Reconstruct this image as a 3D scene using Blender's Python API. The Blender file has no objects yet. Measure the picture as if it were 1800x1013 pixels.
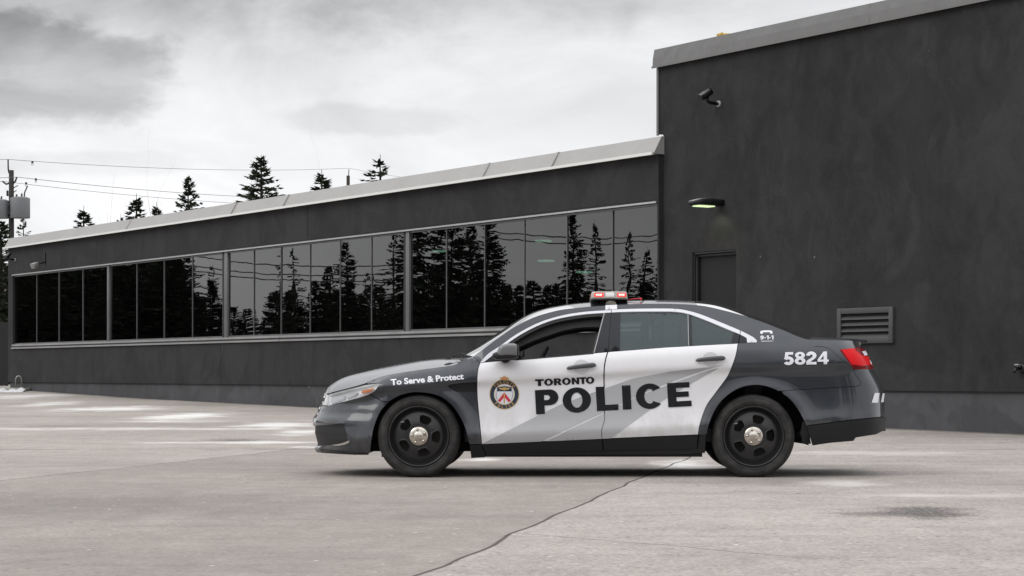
import bpy, bmesh, math, random
import numpy as np
from mathutils import Vector, Matrix
from mathutils.geometry import delaunay_2d_cdt

random.seed(7)
rng = np.random.default_rng(7)
R = math.radians
SC = bpy.context.scene
COL = SC.collection

# ------------------------------------------------------------------ camera
F, PX, HZ, EYE = 3700.0, 1010.0, 657.0, 0.891      # focal length and principal point in photo pixels, eye height in metres
cam_d = bpy.data.cameras.new('camera')
cam_d.sensor_width = 36.0
cam_d.lens = F / 1800 * 36
cam_d.shift_x = (900 - PX) / 1800
cam_d.shift_y = (HZ - 506.5) / 1800
cam_d.clip_end = 2000
cam_d.dof.use_dof = False
cam = bpy.data.objects.new('camera', cam_d)
cam.location = (0, 0, EYE)
cam.rotation_euler = (R(90), 0, 0)
COL.objects.link(cam)
SC.camera = cam
SC.view_settings.view_transform = 'Standard'
SC.view_settings.look = 'None'
SC.view_settings.exposure = 0.12
SC.view_settings.gamma = 1.0

# ------------------------------------------------------------------ node helper
class NT:
    def __init__(self, tree):
        self.t = tree; self.t.nodes.clear()
    def n(self, typ, **kw):
        nd = self.t.nodes.new(typ)
        ins = kw.pop('ins', {})
        for k, v in kw.items(): setattr(nd, k, v)
        for k, v in ins.items(): self.set(nd, k, v)
        return nd
    def set(self, nd, k, v):
        s = nd.inputs[k]
        if isinstance(v, bpy.types.NodeSocket): self.t.links.new(v, s)
        elif isinstance(v, (int, float)) and s.type == 'RGBA': s.default_value = (v, v, v, 1)
        elif isinstance(v, (tuple, list)) and s.type == 'RGBA' and len(v) == 3: s.default_value = (*v, 1)
        else: s.default_value = v
    def m(self, op, a, b=0.0, c=0.0, clamp=False):
        nd = self.n('ShaderNodeMath', operation=op, use_clamp=clamp)
        self.set(nd, 0, a); self.set(nd, 1, b)
        if len(nd.inputs) > 2: self.set(nd, 2, c)
        return nd.outputs[0]
    def vm(self, op, a, b=(0, 0, 0)):
        nd = self.n('ShaderNodeVectorMath', operation=op)
        self.set(nd, 0, a)
        if op == 'SCALE': self.set(nd, 'Scale', b)
        else: self.set(nd, 1, b)
        return nd.outputs['Value'] if op in ('LENGTH', 'DOT_PRODUCT', 'DISTANCE') else nd.outputs[0]
    def noise(self, vec, scale, detail=3.0, rough=0.55, dist=0.0):
        nd = self.n('ShaderNodeTexNoise', ins={'Vector': vec, 'Scale': scale, 'Detail': detail, 'Roughness': rough, 'Distortion': dist})
        return nd.outputs[0]
    def step(self, v, a, b, lo=0.0, hi=1.0):
        nd = self.n('ShaderNodeMapRange', interpolation_type='SMOOTHSTEP')
        for k, x in (('Value', v), ('From Min', a), ('From Max', b), ('To Min', lo), ('To Max', hi)): self.set(nd, k, x)
        return nd.outputs[0]
    def mix(self, f, a, b, blend='MIX'):
        nd = self.n('ShaderNodeMix', data_type='RGBA', blend_type=blend)
        self.set(nd, 0, f); self.set(nd, 6, a); self.set(nd, 7, b)
        return nd.outputs[2]
    def map(self, vec, scale=(1, 1, 1), loc=(0, 0, 0), rot=(0, 0, 0)):
        return self.n('ShaderNodeMapping', ins={'Vector': vec, 'Scale': scale, 'Location': loc, 'Rotation': rot}).outputs[0]
    def obj(self): return self.n('ShaderNodeTexCoord').outputs['Object']
    def bump(self, h, strength=0.3, dist=0.01):
        return self.n('ShaderNodeBump', ins={'Height': h, 'Strength': strength, 'Distance': dist}).outputs[0]

# ------------------------------------------------------------------ sky and sun
SUN_EL, SUN_ROT = R(40), R(240)          # sun behind thin cloud, to the left and a little behind the viewer
w = bpy.data.worlds.new('World'); SC.world = w; w.use_nodes = True
g = NT(w.node_tree)
d = g.vm('NORMALIZE', g.n('ShaderNodeTexCoord').outputs['Generated'])
sky = g.n('ShaderNodeTexSky', sky_type='NISHITA')
sky.sun_disc = False; sky.sun_elevation = SUN_EL; sky.sun_rotation = SUN_ROT
sep = g.n('ShaderNodeSeparateXYZ', ins={0: d})
dz = g.m('MAXIMUM', sep.outputs[2], 0.0)
dp = g.map(d, scale=(1, 1, 2.4))
n1 = g.noise(dp, 8.0, 8.0, 0.62, 0.9)
n2 = g.noise(dp, 2.2, 4.0, 0.5, 0.2)
base = g.step(dz, 0.03, 0.19, 0.95, 0.76)                    # brighter towards the horizon
base = g.m('ADD', base, g.m('MULTIPLY', g.m('SUBTRACT', n1, 0.5), 0.40))
base = g.m('ADD', base, g.m('MULTIPLY', g.m('SUBTRACT', n2, 0.5), 0.22))
base = g.m('ADD', base, g.step(dz, 0.2, 0.8, 0.0, 0.68))    # bright thin cloud overhead
# heavier banks of cloud: (direction x, y, z), radii in direction units, darkness
banks = [((-0.250, 1, 0.143), (0.062, 0.25, 0.026), 0.24, .70, 1.15), ((-0.27, 1, 0.180), (0.20, 0.25, 0.032), 0.27, .1, 1.5), ((-0.10, 1, 0.180), (0.13, 0.25, 0.020), 0.10, .1, 1.5), ((-0.27, 1, 0.128), (0.07, 0.25, 0.012), 0.12, .2, 1.4),
         ((-0.10, 1, 0.120), (0.050, 0.25, 0.0085), 0.10, .70, 1.15), ((-0.235, 1, 0.100), (0.05, 0.25, 0.006), 0.07, .6, 1.2), ((0.04, 1, 0.180), (0.2, 0.25, 0.016), 0.07, .1, 1.5), ((-0.7, 0.5, 0.35), (0.5, 0.5, 0.2), 0.15, .1, 1.5)]
wob = g.m('MULTIPLY', g.m('SUBTRACT', g.noise(g.map(d, scale=(1, 1, 1.6)), 15.0, 7.0, 0.6, 0.2), 0.5), 1.9)
for c, r, k, e0, e1 in banks:
    q = g.vm('LENGTH', g.vm('DIVIDE', g.vm('SUBTRACT', d, tuple(Vector(c).normalized())), r))
    q = g.m('ADD', q, wob)
    base = g.m('SUBTRACT', base, g.step(q, e0, e1, k, 0.0))
base = g.m('MAXIMUM', base, 0.08)
cl = g.n('ShaderNodeCombineColor', ins={0: g.m('MULTIPLY', base, 9.95), 1: g.m('MULTIPLY', base, 9.98), 2: g.m('MULTIPLY', base, 10.15)})
mixd = g.mix(0.965, sky.outputs[0], cl.outputs[0])
bg = g.n('ShaderNodeBackground', ins={'Color': mixd, 'Strength': 0.1})
out = g.n('ShaderNodeOutputWorld', ins={'Surface': bg.outputs[0]})

sl = bpy.data.lights.new('sun', 'SUN'); sl.energy = 0.8; sl.angle = R(36); sl.color = (1, 0.965, 0.92)
so = bpy.data.objects.new('sun', sl); COL.objects.link(so)
sdirv = Vector((math.sin(SUN_ROT) * math.cos(SUN_EL), math.cos(SUN_ROT) * math.cos(SUN_EL), math.sin(SUN_EL)))
so.rotation_euler = sdirv.to_track_quat('Z', 'Y').to_euler()
so.location = (-30, -20, 40)

# ------------------------------------------------------------------ basic helpers
def tag(o, label=None, cat=None, group=None, kind=None):
    if label: o['label'] = label
    if cat: o['category'] = cat
    if group: o['group'] = group
    if kind: o['kind'] = kind
    return o
def empty(name, loc, label=None, cat=None, group=None, rz=0.0):
    o = bpy.data.objects.new(name, None); COL.objects.link(o)
    o.location = loc; o.rotation_euler = (0, 0, rz); o.empty_display_size = 0.2
    return tag(o, label, cat, group)
def link(name, me, parent=None, mats=None):
    o = bpy.data.objects.new(name, me); COL.objects.link(o)
    if parent is not None: o.parent = parent
    if mats is not None:
        for mm in (mats if isinstance(mats, (list, tuple)) else [mats]): me.materials.append(mm)
    return o
def copy_tree(o, parent=None):
    c = o.copy(); COL.objects.link(c); c.parent = parent
    for ch in o.children: copy_tree(ch, c)
    return c
class MB:
    """collects shapes, builds one mesh object"""
    def __init__(self): self.v = []; self.f = []; self.mi = []; self.sm = []
    def add(self, v, f, mi=0, smooth=False):
        b = len(self.v); self.v += [tuple(map(float, p)) for p in v]
        for q in f: self.f.append(tuple(b + int(i) for i in q)); self.mi.append(mi); self.sm.append(smooth)
        return self
    def box(self, x0, x1, y0, y1, z0, z1, mi=0, M=None):
        v = [(x0, y0, z0), (x1, y0, z0), (x1, y1, z0), (x0, y1, z0), (x0, y0, z1), (x1, y0, z1), (x1, y1, z1), (x0, y1, z1)]
        if M is not None: v = [M @ Vector(p) for p in v]
        return self.add(v, [(0, 3, 2, 1), (4, 5, 6, 7), (0, 1, 5, 4), (1, 2, 6, 5), (2, 3, 7, 6), (3, 0, 4, 7)], mi)
    def bbox(self, x0, x1, y0, y1, z0, z1, b=0.01, mi=0, M=None, seg=2, smooth=True):
        bm = bmesh.new(); bmesh.ops.create_cube(bm, size=1)
        for q in bm.verts: q.co = Vector((x0 + (q.co.x + .5) * (x1 - x0), y0 + (q.co.y + .5) * (y1 - y0), z0 + (q.co.z + .5) * (z1 - z0)))
        bmesh.ops.bevel(bm, geom=list(bm.edges), offset=b, segments=seg, affect='EDGES', profile=0.5)
        bm.verts.index_update()
        v = [(M @ q.co) if M is not None else q.co.copy() for q in bm.verts]; f = [[q.index for q in fc.verts] for fc in bm.faces]
        bm.free(); return self.add(v, f, mi, smooth)
    def tube(self, pts, r, n=8, mi=0, caps=True, smooth=True):
        pts = [Vector(p) for p in pts]; rs = r if isinstance(r, (list, tuple)) else [r] * len(pts)
        v = []; f = []
        up = None
        for i, p in enumerate(pts):
            t = (pts[min(i + 1, len(pts) - 1)] - pts[max(i - 1, 0)]).normalized()
            if up is None: up = Vector((0, 0, 1)) if abs(t.z) < .9 else Vector((1, 0, 0))
            a = t.cross(up)
            if a.length < 1e-5: a = t.cross(Vector((0, 1, 0)))
            a.normalize(); b = a.cross(t).normalized(); up = b
            for k in range(n):
                an = 2 * math.pi * k / n; v.append(p + (a * math.cos(an) + b * math.sin(an)) * rs[i])
        for i in range(len(pts) - 1):
            for k in range(n): f.append((i * n + k, i * n + (k + 1) % n, (i + 1) * n + (k + 1) % n, (i + 1) * n + k))
        if caps: f.append(tuple(range(n))); f.append(tuple(reversed(range((len(pts) - 1) * n, len(pts) * n))))
        return self.add(v, f, mi, smooth)
    def lathe(self, prof, n=48, mi=0, M=None, a0=0.0, a1=2 * math.pi, smooth=True):
        """prof: list of (r, h): turned round the local Y axis"""
        full = abs(a1 - a0 - 2 * math.pi) < 1e-6; v = []; f = []; k = len(prof); nn = n if full else n + 1
        for i in range(nn):
            a = a0 + (a1 - a0) * i / n
            for r, h in prof: v.append(Vector((r * math.cos(a), h, r * math.sin(a))))
        if M is not None: v = [M @ p for p in v]
        for i in range(n):
            j = (i + 1) % nn
            for q in range(k - 1): f.append((i * k + q, i * k + q + 1, j * k + q + 1, j * k + q))
        return self.add(v, f, mi, smooth)
    def prism(self, outline, y0, y1, mi=0, M=None):
        """outline in (x, z), extruded along y"""
        n = len(outline); v = [Vector((x, y0, z)) for x, z in outline] + [Vector((x, y1, z)) for x, z in outline]
        if M is not None: v = [M @ p for p in v]
        f = [tuple(range(n)), tuple(reversed(range(n, 2 * n)))] + [(i, i + n, (i + 1) % n + n, (i + 1) % n) for i in range(n)]
        return self.add(v, f, mi)
    def build(self, name, mats, parent=None, fixn=True):
        me = bpy.data.meshes.new(name); me.from_pydata(self.v, [], self.f)
        me.polygons.foreach_set('material_index', self.mi); me.polygons.foreach_set('use_smooth', self.sm)
        if fixn:
            bm = bmesh.new(); bm.from_mesh(me); bmesh.ops.recalc_face_normals(bm, faces=bm.faces); bm.to_mesh(me); bm.free()
        me.update(); return link(name, me, parent, mats)

# ------------------------------------------------------------------ materials
def mat(name, col, rough=0.5, metal=0.0, spec=0.5, coat=0.0, coat_r=0.03, emit=None, es=0.0, vary=0.0, vscale=6.0, bump=0.0, bscale=60.0, coat_ior=1.5, dust=0.0):
    m = bpy.data.materials.new(name); m.use_nodes = True; g = NT(m.node_tree)
    b = g.n('ShaderNodeBsdfPrincipled', ins={'Roughness': rough, 'Metallic': metal, 'Specular IOR Level': spec, 'Coat Weight': coat, 'Coat Roughness': coat_r, 'Coat IOR': coat_ior})
    c = (*col, 1); g.set(b, 'Base Color', c)
    if vary > 0:
        nz = g.noise(g.obj(), vscale, 4.0, 0.6)
        g.set(b, 'Base Color', g.mix(nz, tuple(x * (1 - vary) for x in col), tuple(min(1, x * (1 + vary)) for x in col)))
        g.set(b, 'Roughness', g.m('MULTIPLY_ADD', nz, vary * 0.5, rough - vary * 0.25, clamp=True))
    if dust > 0:
        zz = g.n('ShaderNodeSeparateXYZ', ins={0: g.obj()}).outputs[2]; dn = g.noise(g.map(g.obj(), scale=(1, 1, .45)), 7.0, 6.0, 0.65)
        src = b.inputs['Base Color'].links[0].from_socket if b.inputs['Base Color'].is_linked else c
        g.set(b, 'Base Color', g.mix(g.m('MULTIPLY', g.step(zz, .30, .80, dust, dust * .12), g.step(dn, .35, .65)), src, (0.25, 0.225, 0.20)))
    if bump > 0: g.set(b, 'Normal', g.bump(g.noise(g.obj(), bscale, 3.0), bump, 0.01))
    if emit: g.set(b, 'Emission Color', (*emit, 1)); g.set(b, 'Emission Strength', es)
    g.n('ShaderNodeOutputMaterial', ins={'Surface': b.outputs[0]})
    return m
def glass(name, tint, trans=0.9, rough=0.0, ior=1.5, wave=0.0, wscale=1.2, body=(0.01, 0.01, 0.01)):
    """thin sheet glass: clear or tinted pass-through with a fresnel mirror on top"""
    m = bpy.data.materials.new(name); m.use_nodes = True; g = NT(m.node_tree)
    nrm = None
    if wave > 0: nrm = g.bump(g.noise(g.map(g.obj(), scale=(1, 1, 0.8)), wscale, 2.0, 0.5), wave, 0.05)
    fr = g.n('ShaderNodeFresnel', ins={'IOR': ior})
    gl = g.n('ShaderNodeBsdfGlossy', ins={'Roughness': rough, 'Color': (1, 1, 1, 1)})
    if nrm: g.set(gl, 'Normal', nrm)
    tr = g.n('ShaderNodeBsdfTransparent', ins={'Color': (*tint, 1)})
    di = g.n('ShaderNodeBsdfDiffuse', ins={'Color': (*body, 1)})
    a = g.n('ShaderNodeMixShader', ins={0: trans, 1: di.outputs[0], 2: tr.outputs[0]})
    b = g.n('ShaderNodeMixShader', ins={0: fr.outputs[0], 1: a.outputs[0], 2: gl.outputs[0]})
    g.n('ShaderNodeOutputMaterial', ins={'Surface': b.outputs[0]})
    return m
M = {}
M['grey_paint'] = mat('grey car paint', (0.026, 0.031, 0.0405), 0.32, 0.45, 0.5, 0.95, 0.055, vary=0.05, vscale=3, coat_ior=1.5, dust=0.16)
M['white_paint'] = mat('white car paint', (0.76, 0.76, 0.785), 0.4, 0, 0.5, 0.8, 0.03, vary=0.025, vscale=4, dust=0.30)
M['white_trim'] = mat('white film', (0.68, 0.69, 0.74), 0.4, 0, 0.5, 0.5, 0.05)
M['stripe_grey'] = mat('grey stripe film', (0.40, 0.405, 0.42), 0.4, 0, 0.5, 0.6, 0.04)
M['letter_black'] = mat('black letter film', (0.006, 0.007, 0.010), 0.4, 0, 0.3, 0.0)
M['letter_white'] = mat('reflective white film', (0.74, 0.75, 0.80), 0.4)
M['black_gloss'] = mat('black gloss trim', (0.009, 0.010, 0.014), 0.22, 0, 0.4, 0.0)
M['black_satin'] = mat('black satin plastic', (0.011, 0.012, 0.0145), 0.5, spec=.35, vary=0.15, vscale=8)
M['black_matte'] = mat('black plastic', (0.010, 0.010, 0.011), 0.65)
M['void'] = mat('dark underbody', (0.004, 0.004, 0.004), 0.9)
M['interior'] = mat('dark cabin trim', (0.012, 0.012, 0.013), 0.8)
M['seat'] = mat('charcoal seat cloth', (0.03, 0.033, 0.036), 0.9, bump=0.1, bscale=200)
M['chrome'] = mat('chrome', (0.72, 0.71, 0.68), 0.12, 1.0)
M['cap_metal'] = mat('brushed hub cap', (0.60, 0.56, 0.50), 0.2, 1.0)
M['headlight_in'] = mat('headlight reflector', (0.90, 0.91, 0.92), 0.4, 0.0)
M['lamp_inner'] = mat('lamp projector bezel', (0.66, 0.67, 0.69), 0.35, 0.3)
M['amber'] = mat('amber reflector', (0.85, 0.30, 0.10), 0.3, 0, 0.3, 0.2)
M['red_lens'] = mat('red tail lens', (0.62, 0.004, 0.008), 0.3, 0, 0.12, 0.12, emit=(1, 0.01, 0.01), es=0.05)
M['red_dark'] = mat('dark red tail lens', (0.15, 0.002, 0.005), 0.3, 0, 0.12, 0.12)
M['lens_clear'] = glass('clear lens', (0.95, 0.96, 0.97), 0.97, 0.02)
M['glass_front'] = glass('windscreen glass', (0.55, 0.58, 0.58), 0.93, 0.0, 1.5)
M['glass_rear'] = glass('tinted side glass', (0.50, 0.58, 0.60), 0.60, 0.0, 1.5, body=(0.075, 0.115, 0.125))
M['rim_black'] = mat('black steel wheel', (0.013, 0.013, 0.0145), 0.28, 0, 0.6, vary=0.1)
M['brake'] = mat('grey brake drum', (0.10, 0.097, 0.093), 0.5, 0.4, vary=.3, vscale=10)
def tyre_mat():
    m = bpy.data.materials.new('tyre rubber'); m.use_nodes = True; g = NT(m.node_tree)
    o = g.obj(); n = g.noise(o, 9.0, 5.0, 0.65); n2 = g.noise(o, 90.0, 2.0)
    c = g.mix(g.step(n, 0.35, 0.75), (0.013, 0.0125, 0.0125), (0.050, 0.047, 0.045))
    b = g.n('ShaderNodeBsdfPrincipled', ins={'Base Color': c, 'Roughness': 0.78, 'Normal': g.bump(n2, 0.25, 0.003)})
    g.n('ShaderNodeOutputMaterial', ins={'Surface': b.outputs[0]}); return m
M['tyre'] = tyre_mat()
M['gold'] = mat('gold emblem film', (0.50, 0.33, 0.12), 0.4)
M['navy'] = mat('navy emblem film', (0.012, 0.028, 0.055), 0.4)
M['crest_red'] = mat('red emblem film', (0.55, 0.03, 0.05), 0.4)
M['led_red'] = mat('lit red lamp', (0.8, 0.05, 0.04), 0.3, emit=(1, 0.03, 0.03), es=0.85)
M['led_core'] = mat('lit lamp core', (1, 0.6, 0.55), 0.3, emit=(1, 0.40, 0.34), es=1.3)
M['bar_lens'] = mat('frosted light bar lens', (0.50, 0.49, 0.46), 0.25, 0, 0.5, 0.6)
M['bar_red'] = mat('red light bar lens', (0.42, 0.05, 0.05), 0.25, 0, 0.5, 0.6)
M['alu'] = mat('grey aluminium', (0.30, 0.30, 0.30), 0.4, 0.7)

# ------------------------------------------------------------------ ground
def gz(y):          # the lot climbs gently towards the far end of the building
    return np.interp(y, [-300, 21, 24, 31, 38, 46, 54, 61, 75, 400], [0, 0, .012, .085, .125, .15, .25, .40, .5, .5])
def gpt(px, py):    # photo pixel -> point on the ground
    ds = np.linspace(5, 120, 2400); z = EYE + (HZ - py) * ds / F
    i = int(np.argmax(z <= gz(ds))); D = ds[i]
    return ((px - PX) * D / F, float(D))
def build_ground():
    xs = np.concatenate([np.linspace(-400, -60, 10), np.linspace(-50, 50, 60), np.linspace(60, 400, 10)])
    ys = np.concatenate([np.linspace(-300, -10, 10), np.linspace(0, 80, 130), np.linspace(90, 700, 12)])
    X, Y = np.meshgrid(xs, ys); Z = gz(Y)
    v = np.stack([X, Y, Z], -1).reshape(-1, 3); nx = len(xs)
    f = [(j * nx + i, j * nx + i + 1, (j + 1) * nx + i + 1, (j + 1) * nx + i) for j in range(len(ys) - 1) for i in range(nx - 1)]
    m = bpy.data.materials.new('worn concrete and asphalt'); m.use_nodes = True; g = NT(m.node_tree)
    o = g.obj(); sp = g.n('ShaderNodeSeparateXYZ', ins={0: o}); x, y = sp.outputs[0], sp.outputs[1]
    broad = g.noise(o, 0.22, 4.0, 0.6); mid = g.noise(g.map(o, scale=(1.3, 0.5, 1)), 1.6, 5.0, 0.62)
    fine = g.noise(o, 32.0, 4.0, 0.7); grit = g.noise(o, 110.0, 2.0, 0.6)
    jw = g.m('MULTIPLY', g.m('SUBTRACT', g.noise(o, 0.8, 2.0, 0.4), 0.5), 0.15)
    # joint between the smooth slab (left) and the rough paving (right)
    ax, ay = gpt(740, 1010); bx, by = gpt(1130, 840); k = (bx - ax) / (by - ay)
    dj = g.m('ADD', g.m('SUBTRACT', x, g.m('MULTIPLY_ADD', y, k, ax - k * ay)), jw)
    right = g.step(dj, -0.01, 0.02)
    # second joint on the left
    cx, cy = gpt(0, 845); ex, ey = gpt(440, 798); k2 = (ex - cx) / (ey - cy)
    dl = g.m('ADD', g.m('SUBTRACT', x, g.m('MULTIPLY_ADD', y, k2, cx - k2 * cy)), g.m('MULTIPLY', jw, 1.2))
    left = g.step(dl, -0.02, 0.02, 1.0, 0.0)
    slab = g.mix(mid, (0.240, 0.210, 0.188), (0.370, 0.333, 0.304))
    rough = g.mix(mid, (0.345, 0.313, 0.288), (0.430, 0.392, 0.362))
    lft = g.mix(mid, (0.322, 0.289, 0.263), (0.412, 0.376, 0.346))
    c = g.mix(right, slab, rough); c = g.mix(left, c, lft)
    c = g.mix(g.step(broad, 0.3, 0.62, 0.42, 0.0), c, (0.195, 0.176, 0.163))
    str_ = g.noise(g.map(o, scale=(.35, 1.5, 1), rot=(0, 0, R(-8))), 1.1, 6.0, 0.68)
    c = g.mix(g.step(str_, 0.36, 0.52, 0.26, 0.0), c, (0.17, 0.155, 0.147))
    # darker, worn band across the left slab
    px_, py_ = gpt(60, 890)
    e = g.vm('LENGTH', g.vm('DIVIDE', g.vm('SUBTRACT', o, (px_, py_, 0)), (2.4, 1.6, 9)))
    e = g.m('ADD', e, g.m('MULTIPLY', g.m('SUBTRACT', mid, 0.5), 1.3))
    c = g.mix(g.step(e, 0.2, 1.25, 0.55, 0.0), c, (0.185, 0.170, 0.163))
    # aggregate speckle, stronger on the rough paving
    vor = g.n('ShaderNodeTexVoronoi', ins={'Vector': o, 'Scale': 55.0}).outputs['Color']
    vs = g.n('ShaderNodeSeparateColor', ins={0: vor}).outputs[0]
    stone = g.m('MULTIPLY', g.step(vs, 0.0, 1.0, -1.0, 1.0), g.step(right, 0, 1, 0.10, 0.17))
    patch = g.m('MULTIPLY', g.m('SUBTRACT', g.noise(g.map(o, scale=(1, .6, 1)), 4.5, 5.0, 0.7), 0.5), 0.55)
    stone = g.m('ADD', stone, patch)
    sp2 = g.m('ADD', stone, g.m('MULTIPLY', g.m('SUBTRACT', fine, 0.5), 0.7))
    c = g.mix(1.0, c, g.n('ShaderNodeCombineColor', ins={0: g.m('ADD', sp2, 1.0), 1: g.m('ADD', sp2, 1.0), 2: g.m('ADD', sp2, 1.0)}).outputs[0], 'MULTIPLY')
    for sc_, rad_, colr, keep in ((3.0, .075, (0.06, 0.052, 0.046), .86), (3.6, .06, (0.85, 0.84, 0.82), .88), (8.0, .17, (0.16, 0.142, 0.13), .84), (9.0, .15, (0.60, 0.57, 0.54), .86)):
        vn = g.n('ShaderNodeTexVoronoi', ins={'Vector': g.map(o, scale=(1, 1, 0), loc=(sc_, sc_ * .3, 0)), 'Scale': sc_})
        rnd = g.n('ShaderNodeSeparateColor', ins={0: vn.outputs['Color']}).outputs[0]
        c = g.mix(g.m('MULTIPLY', g.step(vn.outputs['Distance'], rad_ * .6, rad_, 0.9, 0.0), g.m('GREATER_THAN', rnd, keep)), c, colr)
    pits = g.n('ShaderNodeTexVoronoi', ins={'Vector': o, 'Scale': 9.0}).outputs['Distance']
    c = g.mix(g.m('MULTIPLY', g.step(pits, 0.035, 0.075, 1.0, 0.0), g.step(mid, 0.5, 0.62, 0, 0.85)), c, (0.10, 0.09, 0.085))
    # salt streaks: px, py, half width, half height, strength
    salt = [(200, 719, 95, 5, .75), (330, 731, 62, 6, .8), (90, 710, 45, 4, .55), (40, 697, 70, 5, .55), (490, 747, 70, 6, .65), (530, 760, 45, 6, .6),
            (210, 754, 260, 2.6, .40), (430, 778, 150, 2.6, .6), (300, 741, 90, 2.5, .35), (1205, 818, 62, 8, .75), (1400, 826, 75, 4, .45), (1480, 850, 75, 6, .38), (1660, 872, 210, 4, .30),
            (850, 808, 40, 3, .6), (1540, 797, 200, 4, .25), (545, 786, 30, 2, .5)]
    sn = g.m('MULTIPLY', g.m('SUBTRACT', g.noise(g.map(o, scale=(.8, .9, 1)), 1.5, 7.0, 0.72), 0.5), 3.4)
    def blob(px, py, rx, ry):
        X0, D = gpt(px, py); _, D2 = gpt(px, py - ry)
        q = g.vm('LENGTH', g.vm('DIVIDE', g.vm('SUBTRACT', o, (X0, D, float(gz(D)))), (rx * D / F, max(D2 - D, .05), 50)))
        return q
    for px, py, rx, ry, s in salt:
        q = g.m('ADD', blob(px, py, rx, ry), sn)
        c = g.mix(g.step(q, 0.15, 1.35, min(1, s * 1.25), 0.0), c, (0.74, 0.725, 0.70))
    wet = [(410, 774, 48, 3.2, .85), (1560, 904, 110, 7, .8), (1625, 900, 95, 11, 1.0), (100, 750, 60, 2, .4), (1300, 848, 150, 6, .38)]
    for px, py, rx, ry, s in wet:
        q = g.m('ADD', blob(px, py, rx, ry), g.m('MULTIPLY', sn, 0.8))
        q = g.m('ADD', q, g.m('MULTIPLY', g.m('SUBTRACT', fine, 0.5), 2.6))
        c = g.mix(g.m('MULTIPLY', g.step(q, 0.3, 1.3, s, 0.0), g.step(vs, 0.25, 0.5, 0.35, 1.0)), c, (0.085, 0.078, 0.074))
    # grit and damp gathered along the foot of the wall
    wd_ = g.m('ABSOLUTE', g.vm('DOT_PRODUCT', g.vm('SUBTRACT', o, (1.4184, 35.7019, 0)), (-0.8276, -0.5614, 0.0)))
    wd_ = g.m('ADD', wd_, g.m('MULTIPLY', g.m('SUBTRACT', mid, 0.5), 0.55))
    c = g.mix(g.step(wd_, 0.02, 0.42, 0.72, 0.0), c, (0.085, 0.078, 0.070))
    # the joints and hairline cracks
    wj = g.m('MULTIPLY', g.m('SUBTRACT', fine, 0.5), 0.02)
    j1 = g.step(g.m('ABSOLUTE', g.m('ADD', dj, wj)), 0.004, 0.018, 0.92, 0.0)
    j2 = g.step(g.m('ABSOLUTE', g.m('ADD', dl, wj)), 0.004, 0.022, 0.7, 0.0)
    ty = g.m('ADD', g.m('SUBTRACT', y, 24.3), g.m('MULTIPLY', jw, 2.5))
    j3 = g.m('MULTIPLY', g.step(g.m('ABSOLUTE', ty), 0.02, 0.09, 0.45, 0.0), g.step(mid, 0.42, 0.58))
    hx, hy = gpt(1000, 945)
    ch = g.m('ADD', g.m('ADD', g.m('SUBTRACT', y, hy), g.m('MULTIPLY', g.m('SUBTRACT', x, hx), 1.1)), g.m('MULTIPLY', jw, 2.0))
    j4 = g.m('MULTIPLY', g.step(g.m('ABSOLUTE', ch), 0.006, 0.03, 0.5, 0.0), g.m('MULTIPLY', right, g.step(x, 0.9, 1.3, 1.0, 0.0)))
    for j in (j1, j2, j3, j4): c = g.mix(j, c, (0.055, 0.047, 0.042))
    hgt = g.m('ADD', g.m('MULTIPLY', fine, g.step(right, 0, 1, 0.5, 1.0)), g.m('ADD', g.m('MULTIPLY', grit, 0.4), g.m('MULTIPLY', j1, -2.5)))
    b = g.n('ShaderNodeBsdfPrincipled', ins={'Base Color': c, 'Roughness': g.step(mid, 0.2, 0.8, 0.80, 0.93), 'Specular IOR Level': 0.3, 'Normal': g.bump(hgt, 0.45, 0.008)})
    g.n('ShaderNodeOutputMaterial', ins={'Surface': b.outputs[0]})
    me = bpy.data.meshes.new('ground'); me.from_pydata(v.tolist(), [], f)
    me.polygons.foreach_set('use_smooth', [True] * len(f))
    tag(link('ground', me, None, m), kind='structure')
build_ground()

# ------------------------------------------------------------------ the building
VX, D1 = -1500.0, 31.0
def wdepth(px): return D1 * (1560 - VX) / (px - VX)
SD = Vector((PX - VX, -F, 0)).normalized()         # along the wall towards the right, nearer end
CX = (1157 - PX) * wdepth(1157) / F; CY = wdepth(1157)
def ws(px):
    D = wdepth(px); return (Vector(((px - PX) * D / F, D, 0)) - Vector((CX, CY, 0))).dot(SD)
def wz(px, py): return EYE + (HZ - py) * wdepth(px) / F
BROT = math.atan2(SD.y, SD.x)
WM = Matrix.Translation((CX, CY, 0)) @ Matrix.Rotation(BROT, 4, 'Z')    # wall frame: x along, y into the wall, z up
def wpt(s, n, z): return WM @ Vector((s, n, z))

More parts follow.
